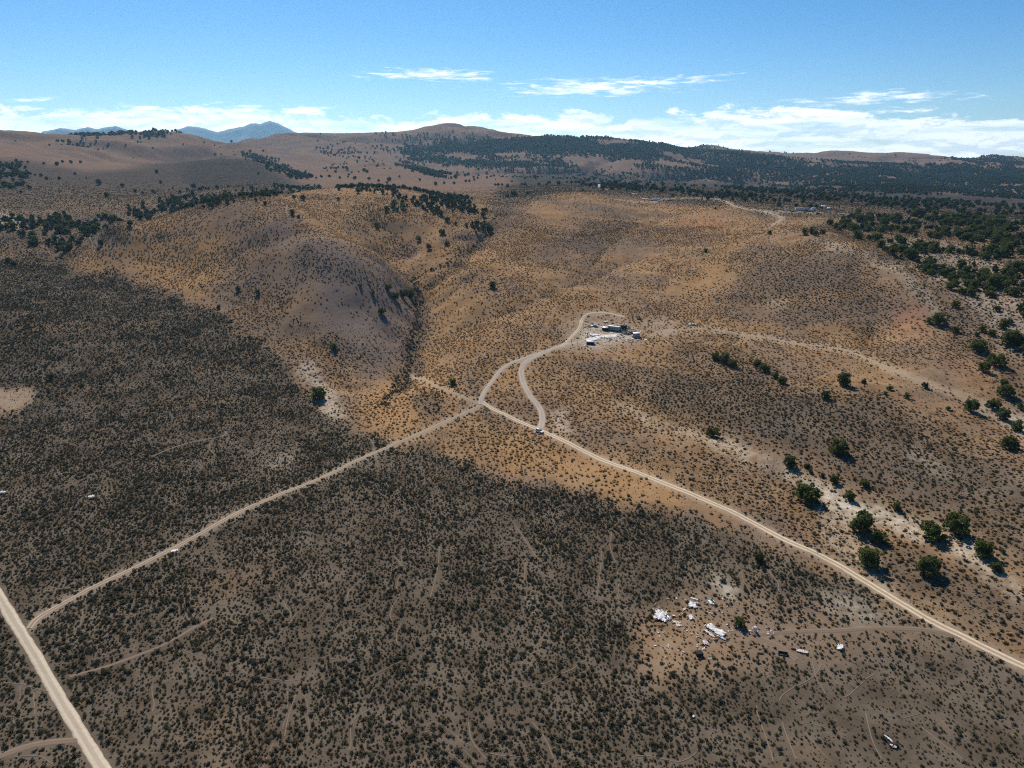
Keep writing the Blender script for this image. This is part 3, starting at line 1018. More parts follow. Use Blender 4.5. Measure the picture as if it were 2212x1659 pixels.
def tuft_mesh(name, seed, material, n, hgt):
    r = np.random.default_rng(seed)
    ph = r.uniform(0, 2 * math.pi, n)
    rad = r.uniform(0.0, 0.35, n)
    base = np.column_stack([rad * np.cos(ph), rad * np.sin(ph), np.zeros(n)])
    lean = r.uniform(0.2, 0.8, n)
    tip = base + np.column_stack([np.cos(ph) * lean, np.sin(ph) * lean, hgt * r.uniform(0.6, 1.0, n)])
    w = np.column_stack([-np.sin(ph), np.cos(ph), np.zeros(n)]) * r.uniform(0.10, 0.20, (n, 1))
    V = np.stack([base - w, base + w, tip], 1).reshape(-1, 3)
    cv, cf = lumpy_core(r, 0.72, 0.05, hgt * 0.85, 8, 3)
    F = np.vstack([np.arange(3 * n).reshape(-1, 3), cf + len(V)])
    me = make_mesh(name, np.vstack([V, cv]), F, [material], False)
    add_tone(me, np.concatenate([r.uniform(0, 1, n), r.uniform(0, 0.5, len(cf))]))
    return me


SAGE_ME = [bush_mesh('sagebrush', 900 + i, M_SAGE, 170, 0.15, 0.78 + 0.1 * (i % 3), 0.52, 5 + i % 3) for i in range(6)]
SHRUB_ME = [bush_mesh('small_shrub', 930 + i, M_SHRUB, 80, 0.2, 0.8, 0.6, 4) for i in range(4)]
TUFT_ME = [tuft_mesh('bunchgrass', 950 + i, M_TUFT, 46, 0.85) for i in range(4)]
RABBIT_ME = [bush_mesh('rabbitbrush', 970 + i, M_RABBIT, 90, 0.18, 0.75, 0.55, 4) for i in range(2)]


def variant_collection(name, meshes):
    c = bpy.data.collections.new(name)
    for i, me in enumerate(meshes):
        o = bpy.data.objects.new('%s_kind_%02d' % (name, i), me)
        c.objects.link(o)
    return c


def scatter(name, pts, scale, rotz, idx, meshes, label, cat):
    col = variant_collection(name, meshes)
    me = bpy.data.meshes.new(name)
    n = len(pts)
    me.vertices.add(n)
    me.vertices.foreach_set('co', np.asarray(pts, np.float32).ravel())
    def att(nm, typ, key, arr):
        a = me.attributes.new(nm, typ, 'POINT')
        a.data.foreach_set(key, arr)
    sc = np.asarray(scale, np.float32)
    if sc.ndim == 1:
        sc = np.column_stack([sc, sc, sc])
    att('sc', 'FLOAT_VECTOR', 'vector', np.ascontiguousarray(sc, np.float32).ravel())
    att('rz', 'FLOAT_VECTOR', 'vector', np.column_stack([np.zeros(n), np.zeros(n), rotz]).astype(np.float32).ravel())
    att('vi', 'INT', 'value', np.asarray(idx, np.int32))
    o = link(name, me, kind='stuff', label=label, cat=cat)
    ng = bpy.data.node_groups.new(name + '_nodes', 'GeometryNodeTree')
    ng.interface.new_socket('Geometry', in_out='INPUT', socket_type='NodeSocketGeometry')
    ng.interface.new_socket('Geometry', in_out='OUTPUT', socket_type='NodeSocketGeometry')
    N, Lk = ng.nodes, ng.links
    gi = N.new('NodeGroupInput')
    go = N.new('NodeGroupOutput')
    mp = N.new('GeometryNodeMeshToPoints')
    ci = N.new('GeometryNodeCollectionInfo')
    ci.inputs['Collection'].default_value = col
    ci.inputs['Separate Children'].default_value = True
    ci.inputs['Reset Children'].default_value = True
    ip = N.new('GeometryNodeInstanceOnPoints')
    ip.inputs['Pick Instance'].default_value = True
    def named(nm, dt):
        a = N.new('GeometryNodeInputNamedAttribute')
        a.data_type = dt
        a.inputs['Name'].default_value = nm
        return next(s for s in a.outputs if s.enabled and s.name == 'Attribute')
    Lk.new(gi.outputs[0], mp.inputs['Mesh'])
    Lk.new(mp.outputs[0], ip.inputs['Points'])
    Lk.new(ci.outputs[0], ip.inputs['Instance'])
    Lk.new(named('vi', 'INT'), ip.inputs['Instance Index'])
    e2r = N.new('FunctionNodeEulerToRotation')
    Lk.new(named('rz', 'FLOAT_VECTOR'), e2r.inputs[0])
    Lk.new(e2r.outputs[0], ip.inputs['Rotation'])
    Lk.new(named('sc', 'FLOAT_VECTOR'), ip.inputs['Scale'])
    Lk.new(ip.outputs[0], go.inputs[0])
    md = o.modifiers.new('scatter', 'NODES')
    md.node_group = ng
    return o


def candidates(spacing, rmin, rmax, azmax=45.5, seed=1):
    r = np.random.default_rng(seed)
    lim = rmax * math.sin(math.radians(azmax))
    xs = np.arange(-lim, lim, spacing)
    ys = np.arange(rmin * 0.6, rmax, spacing)
    X, Y = np.meshgrid(xs, ys)
    X = X + (np.arange(len(ys)) % 2)[:, None] * spacing * 0.5
    X = (X + r.uniform(-0.48, 0.48, X.shape) * spacing).ravel()
    Y = (Y + r.uniform(-0.48, 0.48, Y.shape) * spacing).ravel()
    rr = np.hypot(X, Y)
    ok = (rr > rmin) & (rr < rmax) & (np.abs(np.arctan2(X, Y)) < math.radians(azmax))
    return X[ok], Y[ok], rr[ok]


# occupancy raster of roads and trails, 0.5 m cells
OCC_N = 5200
OCC = np.zeros((OCC_N, OCC_N), bool)


def occ_ij(x, y):
    return np.clip(((y + 100) / 0.5).astype(int), 0, OCC_N - 1), np.clip(((x + 1300) / 0.5).astype(int), 0, OCC_N - 1)


for d, h in AVOID:
    q = h + 0.45
    m = int(q / 0.5) + 1
    for ox in range(-m, m + 1):
        for oy in range(-m, m + 1):
            if math.hypot(ox, oy) * 0.5 <= q:
                i, j = occ_ij(d[:, 0] + ox * 0.5, d[:, 1] + oy * 0.5)
                OCC[i, j] = True


def free(x, y):
    i, j = occ_ij(x, y)
    return ~OCC[i, j]


SHADE = {}
# sagebrush of the plain
x, y, r = candidates(1.05, 82, 430, seed=3)
x2, y2, r2 = candidates(1.27, 430, 1000, seed=6)
x = np.concatenate([x, x2]); y = np.concatenate([y, y2]); r = np.concatenate([r, r2])
den = sample(Z_SAGE, x, y)
srr = sample(Z_SR, x, y)
pl = sample(Z_PALE, x, y)
clump = fbm(x, y, 16, 201, 3)
pr = np.clip(0.90 + 0.22 * clump, 0.3, 1) * den * (1 - 0.25 * srr) * (1 - 0.75 * pl)
keep = (rng.random(len(x)) < pr) & free(x, y) & (den > 0.25)
sx, sy, srad = x[keep], y[keep], r[keep]
ss = np.clip(np.exp(rng.normal(-0.84, 0.40, len(sx))), 0.18, 1.1) * (1 + 0.16 * sstep(400, 500, srad)) * (1 + 0.12 * clump[keep]) * (1 - 0.22 * srr[keep])
SAGE = dict(x=sx, y=sy, z=height(sx, sy) - 0.03, s=ss, rot=rng.uniform(0, 6.28, len(sx)), vi=rng.integers(0, 6, len(sx)), hz=rng.uniform(0.8, 1.15, len(sx)))
print('sage', len(sx))

# shrubs and bunchgrass on the hills, washes and clearing
x, y, r = candidates(1.95, 140, 860, seed=4)
x2, y2, r2 = candidates(3.3, 860, 1550, seed=5)
x = np.concatenate([x, x2]); y = np.concatenate([y, y2]); r = np.concatenate([r, r2])
sg = sample(Z_SAGE, x, y)
scb = np.clip(np.maximum.reduce([sample(Z_SCRUB, x, y), 0.8 * sample(Z_R2, x, y), 0.85 * sample(Z_R3, x, y)]), 0, 1)
pl = sample(Z_PALE, x, y)
br = sample(Z_BARE, x, y)
gr = sample(Z_GREY, x, y)
nz = fbm(x, y, 38, 221, 4)
nz2 = fbm(x, y, 90, 241, 3)
base = np.clip(0.50 + 0.42 * nz + 0.15 * nz2, 0.06, 0.95)
pr = np.where(scb > 0.3, 0.72 + 0.2 * nz, base) * (1 - sg) * (1 - 0.75 * pl) * (1 - 0.93 * br) * (1 - 0.35 * gr)
pr = pr * sstep(1550, 1050, r)
keep = (rng.random(len(x)) < pr) & free(x, y) & (sg < 0.6)
hx, hy, hr, hs = x[keep], y[keep], r[keep], scb[keep]
cl = sample(Z_CLEAR, hx, hy)
kind = np.where(rng.random(len(hx)) < 0.12 + 0.86 * hs, 1, 0)          # 1 shrub, 0 bunchgrass
kind = np.where((kind == 1) & (hs > 0.3) & (rng.random(len(hx)) < 0.55), 2, kind)   # 2 sagebrush
hs_ = np.where(kind == 0, rng.uniform(0.55, 1.15, len(hx)), np.where(kind == 1, rng.uniform(0.42, 0.95, len(hx)), rng.uniform(0.5, 1.05, len(hx))))
hs_ = hs_ * (1 + 0.35 * sstep(800, 1300, hr)) * (1 - 0.3 * cl)
hz_ = height(hx, hy) - 0.03
print('hill plants', len(hx), np.bincount(kind))


def in_frame(px, py, margin=0):
    return (px > margin) & (px < 2212 - margin) & (py > margin) & (py < 1659 - margin)


# the 300 sagebrush that show largest stand as things of their own
pxs, pys, dep = project(SAGE['x'], SAGE['y'], SAGE['z'])
score = np.where(in_frame(pxs, pys, 14), SAGE['s'] / dep, 0)
best = np.argsort(-score)[:300]
ind = np.zeros(len(sx), bool)
ind[best] = True
for k in best:
    o = link('sagebrush', SAGE_ME[SAGE['vi'][k]], loc=(SAGE['x'][k], SAGE['y'][k], SAGE['z'][k]),
             label='large grey-green sagebrush in the nearest rows of the foreground scrub', cat='shrub', group='largest sagebrush of the foreground scrub')
    s = SAGE['s'][k]
    o.scale = (s, s, s * SAGE['hz'][k])
    o.rotation_euler = (0, 0, SAGE['rot'][k])
q = ~ind
scatter('sagebrush_scrub', np.column_stack([SAGE['x'], SAGE['y'], SAGE['z']])[q], np.column_stack([SAGE['s'], SAGE['s'], SAGE['s'] * SAGE['hz']])[q],
        SAGE['rot'][q], SAGE['vi'][q], SAGE_ME, 'dense grey-green sagebrush covering the flat plain', 'scrub')
x, y, r = candidates(1.25, 150, 560, seed=8)
w = np.maximum.reduce([sample(Z_FINE, x, y), sample(Z_R2, x, y), sample(Z_R3, x, y), .8 * sample(Z_CLEAR, x, y), .45 * np.ones(len(x)) * (r < 520)]) * (1 - sample(Z_SAGE, x, y)) * (1 - .6 * sample(Z_PALE, x, y))
nf = fbm(x, y, 20, 261, 3)
keep = (rng.random(len(x)) < w * np.clip(.62 + .4 * nf, .1, 1)) & free(x, y) & (sample(Z_SAGE, x, y) < .5)
fx, fy = x[keep], y[keep]
fk = np.where(rng.random(len(fx)) < .28 + .25 * sample(Z_R2, fx, fy), 1, 0)
hx = np.concatenate([hx, fx]); hy = np.concatenate([hy, fy]); hz_ = np.concatenate([hz_, height(fx, fy) - .03])
kind = np.concatenate([kind, fk]); hs_ = np.concatenate([hs_, rng.uniform(.22, .5, len(fx))])
print('fine plants', len(fx))
L0 = smooth_line(np.array([hit(*v)[:2] for v in DRAWS[0][0]]), 1.6)
L0 = np.vstack([L0, L0[len(L0) // 3:]]) + rng.normal(0, 2.4, (len(L0) + len(L0) - len(L0) // 3, 2))
L0 = L0[rng.random(len(L0)) < .6]
hx = np.concatenate([hx, L0[:, 0]]); hy = np.concatenate([hy, L0[:, 1]]); hz_ = np.concatenate([hz_, height(L0[:, 0], L0[:, 1]) - .05])
kind = np.concatenate([kind, np.full(len(L0), 2)]); hs_ = np.concatenate([hs_, rng.uniform(.7, 1.5, len(L0))])
P3 = np.column_stack([hx, hy, hz_])
for kd, nm, meshes, lb, ct in ((0, 'bunchgrass', TUFT_ME, 'dry straw-coloured bunchgrass tufts dotted over the brown hills', 'grass'),
                               (1, 'hillside_shrubs', SHRUB_ME, 'small dark shrubs dotted over the brown hills', 'scrub'),
                               (2, 'hillside_sagebrush', SAGE_ME[:4], 'grey sagebrush patches on the slopes and washes', 'scrub')):
    q = kind == kd
    scatter(nm, P3[q], hs_[q], rng.uniform(0, 6.28, q.sum()), rng.integers(0, 4, q.sum()), meshes, lb, ct)
# odd yellow rabbitbrush among the sage
q = rng.choice(len(sx), 420, replace=False)
q = q[~ind[q]]
scatter('rabbitbrush', np.column_stack([sx[q] + 0.9, sy[q], height(sx[q] + 0.9, sy[q])]), rng.uniform(0.35, 0.7, len(q)), rng.uniform(0, 6.28, len(q)), rng.integers(0, 2, len(q)),
        RABBIT_ME, 'yellowish dry rabbitbrush dotted among the sagebrush', 'scrub')

# ------------------------------------------------------------------ junipers
def tube(V, F, p0, p1, r0, r1, n=6):
    p0 = np.array(p0, float); p1 = np.array(p1, float)
    d = p1 - p0
    d /= np.linalg.norm(d)
    u = np.cross(d, (0.3, 0.9, 0.1)); u /= np.linalg.norm(u)
    v = np.cross(d, u)
    b = len(V)
    for p, r in ((p0, r0), (p1, r1)):
        for k in range(n):
            t = 2 * math.pi * k / n
            V.append(tuple(p + (u * math.cos(t) + v * math.sin(t)) * r))
    for k in range(n):
        F.append((b + k, b + (k + 1) % n, b + n + (k + 1) % n, b + n + k))
    F.append(tuple(b + n + k for k in range(n)))


def juniper_meshes(seed, lobes=30, leaves=46, size=0.105, low=0.22, tall=1.75):
    r = np.random.default_rng(seed)
    zc = r.uniform(low + 0.22, tall - 0.25, lobes)
    prof = np.sqrt(np.clip(1 - ((zc - tall * 0.38) / (tall * 0.62)) ** 2, 0.05, 1))
    ph = r.uniform(0, 2 * math.pi, lobes)
    rad = prof * np.sqrt(r.uniform(0.08, 1, lobes)) * 0.86
    lc = np.column_stack([rad * np.cos(ph), rad * np.sin(ph), zc]) + r.normal(0, 0.05, (lobes, 3))
    lr = r.uniform(0.15, 0.33, lobes)
    k = np.repeat(np.arange(lobes), leaves)
    d = r.normal(size=(len(k), 3))
    d /= np.linalg.norm(d, axis=1)[:, None]
    d[:, 2] = d[:, 2] * 0.85 + 0.12
    c = lc[k] + d * lr[k][:, None] * r.uniform(0.65, 1.08, (len(k), 1))
    c[:, 2] = np.maximum(c[:, 2], 0.08)
    V, F = leaf_cloud(r, c, np.full(len(k), size))
    tone = np.clip(r.uniform(-0.1, 0.5, lobes)[k] + r.uniform(-0.2, 0.4, len(k)), 0, 1)
    cv, cf = lumpy_core(r, 0.5, tall * 0.36, 1.15, 8, 4)
    F = np.vstack([F, cf + len(V)])
    V = np.vstack([V, cv])
    crown = make_mesh('crown', V, F, [M_JUN], False)
    add_tone(crown, np.concatenate([tone, np.zeros(len(cf))]))
    tv, tf = [], []
    tube(tv, tf, (0, 0, -0.15), (0.03, 0.02, 0.45), 0.13, 0.09)
    tube(tv, tf, (0.03, 0.02, 0.45), (0.0, 0.05, 1.2), 0.09, 0.03)
    for q in range(4):
        a = q * 1.57 + r.uniform(-.5, .5)
        tube(tv, tf, (0.02, 0.02, 0.3 + 0.1 * q), (0.55 * math.cos(a), 0.55 * math.sin(a), 0.75 + 0.15 * q), 0.05, 0.015, 5)
    trunk = make_mesh('trunk', tv, tf, [M_BARK], True)
    return crown, trunk


JUN = [juniper_meshes(1200 + i, 28 + 3 * i, 44, 0.10, -0.12 + 0.12 * (i % 3), 1.5 + 0.16 * (i % 4)) for i in range(7)]


def far_juniper(seed):
    r = np.random.default_rng(seed)
    n = 90
    d = r.normal(size=(n, 3))
    d /= np.linalg.norm(d, axis=1)[:, None]
    c = d * np.array([0.8, 0.8, 0.75]) * r.uniform(0.7, 1.1, (n, 1)) + np.array([0, 0, 0.85])
    c[:, 2] = np.maximum(c[:, 2], 0.05)
    V, F = leaf_cloud(r, c, np.full(n, 0.26))
    cv, cf = lumpy_core(r, 0.75, 0.75, 1.05, 7, 4)
    me = make_mesh('far_juniper', np.vstack([V, cv]), np.vstack([F, cf + len(V)]), [M_JUNF], False)
    add_tone(me, np.concatenate([r.uniform(0, 1, n), np.zeros(len(cf))]))
    return me


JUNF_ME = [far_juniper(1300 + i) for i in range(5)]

TREES = []         # x, y, radius, label, group, priority


def tree_at(vx, vy, wpx, label, group=None):
    x, y, z = hit(vx, vy)
    TREES.append((x, y, 0.5 * wpx / px_per_m(x, y, z), label, group, 1))


SINGLE = [
    (690, 862, 30, 'broad juniper alone in pale soil left of the ravine mouth'), (722, 755, 15, 'small dark juniper on the lower spur above the broad lone one'),
    (515, 628, 13, 'left one of two small junipers near the golden slope base'), (556, 636, 14, 'right one of two small junipers near the golden slope base'),
    (472, 667, 11, 'small juniper on the edge where sagebrush meets the golden slope'), (825, 677, 20, 'forked juniper standing alone below the ravine thicket'),
    (806, 636, 11, 'slim juniper left of the ravine thicket'), (779, 620, 8, 'thin little juniper highest on the grey spur left of the ravine'),
    (839, 626, 18, 'leftmost and highest juniper of the ravine thicket'), (854, 645, 22, 'second juniper from the left in the ravine thicket'),
    (872, 644, 22, 'third juniper from the left in the ravine thicket'), (889, 643, 22, 'rightmost juniper of the ravine thicket'),
    (1064, 622, 17, 'round juniper alone on the brown slope right of the ravine'), (978, 831, 18, 'upright juniper on a bare trunk beside the faint pale track'),
    (110, 818, 15, 'juniper alone in the sagebrush at the left above the bare patch'), (178, 835, 10, 'little juniper among sagebrush right of the bare patch'),
    (1546, 778, 20, 'leftmost juniper of the row below the right hillside track'), (1565, 786, 24, 'second juniper from the left in the row below the hillside track'),
    (1583, 794, 20, 'third juniper from the left in the row, with bare lower trunk'), (1636, 790, 20, 'fourth juniper in the row below the hillside track'),
    (1650, 802, 22, 'fifth juniper in the row below the hillside track'), (1673, 816, 18, 'sixth juniper in the row below the hillside track'),
    (1690, 830, 24, 'last and lowest juniper of the row below the hillside track'),
    (1822, 832, 28, 'flat-topped juniper in mid hillside right of the row'), (1784, 862, 22, 'juniper leaning right in the middle of the grey hillside'),
    (1866, 828, 11, 'tiny juniper right of the flat-topped one'), (1922, 842, 14, 'small juniper pair upper, just below the hillside track'), (1912, 852, 11, 'small juniper pair lower, just below the hillside track'),
    (1958, 860, 15, 'roundish small juniper below the hillside track'), (1998, 838, 15, 'small juniper touching the hillside track'), (2048, 885, 11, 'tiny juniper on the slope below the end of the hillside track'),
    (2096, 888, 30, 'juniper pair left of the pale bank at the right edge'), (2145, 882, 30, 'round juniper on the pale bank at the right edge'), (2172, 855, 36, 'wide juniper pair above the pale bank at the right edge'),
    (2165, 905, 26, 'lower juniper on the pale bank at the right edge'), (2197, 930, 30, 'juniper at the right edge below the pale bank'), (2180, 970, 36, 'paired juniper at the right edge above the grey scrub'),
    (1812, 980, 38, 'large dark juniper alone in the middle of the right grey slope'), (1540, 943, 28, 'rounded juniper at the upper end of the pale wash'),
    (1706, 1008, 27, 'bushy juniper at the left end of the pale wash'), (1743, 1010, 14, 'upper one of three little upright junipers beside the wash'), (1751, 1022, 10, 'middle one of three little upright junipers beside the wash'),
    (1776, 1030, 12, 'lower one of three little upright junipers beside the wash'), (1801, 1044, 21, 'egg-shaped juniper beside the pale wash'), (1866, 1050, 22, 'juniper in grey scrub just above the pale wash'),
    (1742, 1080, 54, 'largest juniper, tall and bushy, at the left of the yellowish bare ground'), (1832, 1080, 26, 'middling juniper just above the yellowish bare ground'),
    (1938, 1102, 20, 'small juniper on a bare stem at the right of the yellowish ground'), (1858, 1146, 54, 'wide juniper with long shadow below the yellowish bare ground'),
    (1898, 1172, 34, 'juniper touching the shadow of the wide one below the yellowish ground'), (1875, 1220, 46, 'tall juniper nearest the road among those on the right slope'),
    (2014, 1162, 50, 'left one of two broad junipers on the white bank'), (2060, 1152, 54, 'right one of two broad junipers on the white bank'),
    (2003, 1238, 52, 'round compact juniper with a round shadow low on the right slope'), (2123, 1200, 44, 'bright green juniper at the right on the white bank'),
    (2150, 1232, 24, 'small upright juniper near the right edge below the bright green one'), (2165, 1195, 12, 'tiny juniper right of the bright green one'),
    (1640, 1212, 22, 'slender juniper with dark shadow just left of the pale road'), (1597, 1352, 27, 'lone round juniper in the middle of the dump clearing'),
    (2030, 702, 34, 'big round juniper on the reddish flank of the dome'), (2008, 698, 20, 'smaller juniper left of the big round one on the reddish flank'),
    (2064, 664, 18, 'narrow juniper above the reddish flank'), (2098, 640, 18, 'round juniper near the grey strip above the reddish flank'),
    (2110, 758, 38, 'twin-crowned juniper low on the dome flank'), (2063, 718, 18, 'small juniper below the big round one on the reddish flank'), (2150, 790, 36, 'juniper with long shadow below the twin-crowned one'),
    (2205, 745, 34, 'juniper cut by the right edge level with the twin-crowned one'), (2125, 802, 26, 'juniper at the foot of the dome flank'),
    (1738, 506, 14, 'leftmost of the junipers standing on the dome top'), (1754, 505, 17, 'second juniper from the left on the dome top'), (1762, 509, 14, 'third juniper from the left on the dome top'), (1776, 507, 17, 'fourth juniper from the left on the dome top'),
    (1662, 506, 10, 'single small juniper left of the dome top'), (1524, 545, 11, 'dead-looking little juniper alone on the wide brown slope'), (1545, 452, 7, 'tiny juniper by the track on the plateau'),
    (632, 463, 12, 'juniper pair high on the brown hill'), (645, 470, 9, 'small juniper right of the pair high on the brown hill'),
    (815, 490, 11, 'small juniper mid slope left under the ridge belt'), (965, 530, 13, 'juniper low on the slope under the ridge belt'), (905, 520, 12, 'juniper in mid slope under the ridge belt'),
    (870, 450, 14, 'juniper just under the ridge belt left'), (835, 453, 12, 'juniper pair on the slope left under the ridge belt'),
]
for s_ in SINGLE:
    tree_at(s_[0], s_[1], s_[2], s_[3])


def grove(pts, spacing, prob, rad, label, group, seed, rmin, rmax, nscale=60, cut=-9.0, soft=2):
    Z = zone(pts, soft, 0.012)
    P = poly_world(pts)
    rr = np.exp(P[:, 1])
    rmin = max(rmin, rr.min() * 0.9)
    rmax = min(rmax, rr.max() * 1.1)
    x, y, r = candidates(spacing, rmin, rmax, 45.0, seed)
    w = sample(Z, x, y)
    ok = w > 0.02
    x, y, w = x[ok], y[ok], w[ok]
    nz = fbm(x, y, nscale, seed + 50, 3)
    p = prob * w * np.clip(0.75 + 0.9 * nz, 0.02, 1.4)
    p = np.where(nz < cut, p * 0.06, p)
    g = np.random.default_rng(seed)
    ok = (g.random(len(x)) < p) & free(x, y)
    x, y = x[ok], y[ok]
    rd = rad * np.clip(np.exp(g.normal(0, 0.28, len(x))), 0.45, 1.7)
    for q in range(len(x)):
        TREES.append((x[q], y[q], rd[q], label, group, 0))


grove([(-200,488),(60,470),(150,462),(220,485),(228,505),(215,522),(120,562),(-200,585)], 6.5, .8, 2.5, 'dark juniper in the dense grove at the left edge behind the sagebrush plain', 'junipers of the left grove', 61, 500, 1300, 30, -.25)
grove([(225,478),(330,442),(420,425),(540,412),(640,404),(700,404),(600,424),(400,456),(250,494)], 7.5, .68, 2.4, 'juniper in the dark belt along the valley behind the brown hill', 'junipers of the valley belt', 62, 700, 1900, 40)
grove([(240,420),(430,405),(520,408),(400,440),(260,470)], 16, .35, 3.0, 'juniper scattered on the grey flat above the valley belt', 'junipers scattered above the valley belt', 63, 800, 2000)
grove([(680,404),(760,401),(860,402),(960,418),(1030,450),(1064,490),(1045,503),(1000,484),(940,462),(880,432),(780,414)], 6.2, .85, 2.1, 'juniper in the dark belt along the crest of the brown hill', 'junipers of the crest belt', 64, 700, 1300, 30)
grove([(620,425),(860,425),(960,465),(1010,500),(960,540),(840,500),(700,450)], 22, .28, 2.3, 'juniper scattered on the slope under the crest belt', 'junipers scattered under the crest belt', 65, 700, 1000)
grove([(1790,492),(1850,472),(1990,462),(2212,482),(2300,700),(2230,860),(2180,790),(2120,670),(2010,600),(1920,545),(1850,515)], 8.5, .82, 3.1, 'juniper in the wooded valley right of the bald dome', 'junipers of the right valley', 66, 400, 1400, 34, -.2)
grove([(2120,640),(2212,700),(2300,800),(2300,950),(2212,900),(2150,800)], 13, .5, 2.8, 'juniper scattered along the right edge below the wooded valley', 'junipers scattered at the right edge', 67, 380, 700)
grove([(1230,394),(1380,400),(1480,408),(1600,416),(1700,430),(1770,440),(1750,452),(1620,434),(1450,422),(1340,415)], 10, .4, 3.0, 'juniper in the loose band behind the far camps', 'junipers behind the far camps', 68, 1000, 2300, 60, -.1)
grove([(1520,396),(1700,408),(1900,425),(2100,438),(2212,448),(2300,470),(2000,462),(1850,445),(1600,412)], 12, .42, 3.2, 'juniper in the band crossing the right plateau', 'junipers of the right plateau band', 69, 900, 2600, 60, -.05)
grove([(1060,380),(1300,380),(1900,412),(2300,436),(2300,500),(1900,470),(1300,410),(1080,430)], 26, .24, 3.2, 'juniper scattered over the grey plateau', 'junipers scattered over the plateau', 70, 900, 2600, 120)
grove([(1010,362),(1300,371),(1500,384),(1800,402),(2300,424),(2300,434),(1800,412),(1500,394),(1200,378),(1040,374)], 13, .6, 3.8, 'juniper in the dark edge at the foot of the far ridge', 'junipers at the foot of the far ridge', 71, 1400, 3400, 90, -.45)
grove([(870,332),(960,312),(1040,306),(1150,299),(1300,296),(1480,320),(1600,331),(1780,349),(2000,357),(2300,368),(2300,424),(1800,402),(1500,384),(1300,370),(1050,358),(900,348)], 8.8, 1.0, 4.3, 'juniper of the far forested ridge', 'junipers of the far ridge', 72, 2200, 5200, 260, -.7)
grove([(690,296),(860,293),(1000,283),(1100,294),(1000,306),(880,332),(760,345),(700,330)], 16, .42, 4.2, 'juniper scattered on the left part of the far ridge', 'junipers of the far ridge', 73, 2200, 5200, 200, -.1)
grove([(170,284),(370,285),(362,293),(180,293)], 9, .95, 4.4, 'juniper on the dark hilltop at the left skyline', 'junipers of the left skyline', 74, 2200, 3600)
grove([(540,328),(600,350),(664,382),(640,388),(580,358)], 9, .8, 3.6, 'juniper in the canyon left of the brown knoll', 'junipers of the canyon', 75, 1400, 3000)
grove([(868,350),(900,356),(962,378),(972,388),(930,380),(880,364)], 8, .9, 3.4, 'juniper in the stripe down the brown knoll', 'junipers of the knoll stripe', 76, 1400, 3000)
grove([(2050,347),(2130,337),(2212,345),(2320,352),(2320,364),(2100,353)], 12, .95, 4.6, 'juniper of the dark hill at the right skyline', 'junipers of the right skyline', 77, 3500, 7000)
grove([(1480,320),(1560,312),(1700,330),(1900,336),(2080,344),(1900,348),(1650,336)], 22, .35, 4.2, 'juniper scattered on the tan hills behind the far ridge', 'junipers behind the far ridge', 78, 3500, 7000, 200, -.1)
grove([(-200,300),(0,290),(200,295),(420,300),(560,325),(640,380),(400,400),(0,420),(-200,420)], 36, .18, 3.2, 'juniper scattered over the left hills', 'junipers scattered over the left hills', 79, 1100, 3600, 160, .0)
grove([(100,300),(250,305),(300,325),(160,320)], 14, .5, 3.4, 'juniper in the clump on the left hillside', 'junipers of the left hillside clump', 80, 1100, 3600, 60, .05)
grove([(700,340),(860,345),(1000,372),(1100,380),(1000,400),(800,400),(680,385)], 30, .3, 3.4, 'juniper scattered over the brown knolls', 'junipers scattered over the knolls', 81, 1100, 3000, 120)
grove([(-100,360),(60,350),(60,400),(-100,420)], 10, .6, 3.2, 'juniper in the clump at the far left edge', 'junipers of the far left clump', 82, 1000, 2200, 60)

TX = np.array([t[0] for t in TREES]); TY = np.array([t[1] for t in TREES]); TR = np.array([t[2] for t in TREES])
TZ = height(TX, TY)
tpx, tpy, tdep = project(TX, TY, TZ)
vis = visible(TX, TY, TZ + TR * 0.9) & in_frame(tpx, tpy, 4)
tscore = np.where(vis, TR / tdep, 0) + np.array([10 * t[5] for t in TREES])
order = np.argsort(-tscore)
ind = np.zeros(len(TREES), bool)
ind[order[:300]] = True
ind &= tscore > 0
jr = np.random.default_rng(99)
for k in np.where(ind)[0]:
    v = int(jr.integers(0, len(JUN)))
    crown, trunk = JUN[v]
    root = bpy.data.objects.new('juniper_tree', None)
    COL.objects.link(root)
    root.location = (TX[k], TY[k], TZ[k] - 0.05)
    hz = jr.uniform(0.85, 1.15)
    root.scale = (TR[k] * jr.uniform(.88, 1.12), TR[k] * jr.uniform(.88, 1.12), TR[k] * hz)
    root.rotation_euler = (jr.normal(0, .05), jr.normal(0, .05), jr.uniform(0, 6.28))
    root['label'] = TREES[k][3]
    root['category'] = 'tree'
    root['group'] = TREES[k][4] or 'junipers standing singly on the slopes'
    link('crown', crown, root)
    link('trunk', trunk, root)
q = ~ind
print('trees', len(TREES), ind.sum())
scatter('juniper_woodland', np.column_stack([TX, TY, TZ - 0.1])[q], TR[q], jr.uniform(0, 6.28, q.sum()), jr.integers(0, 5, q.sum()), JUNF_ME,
        'dark juniper woodland covering the far ridge and plateau', 'woodland')

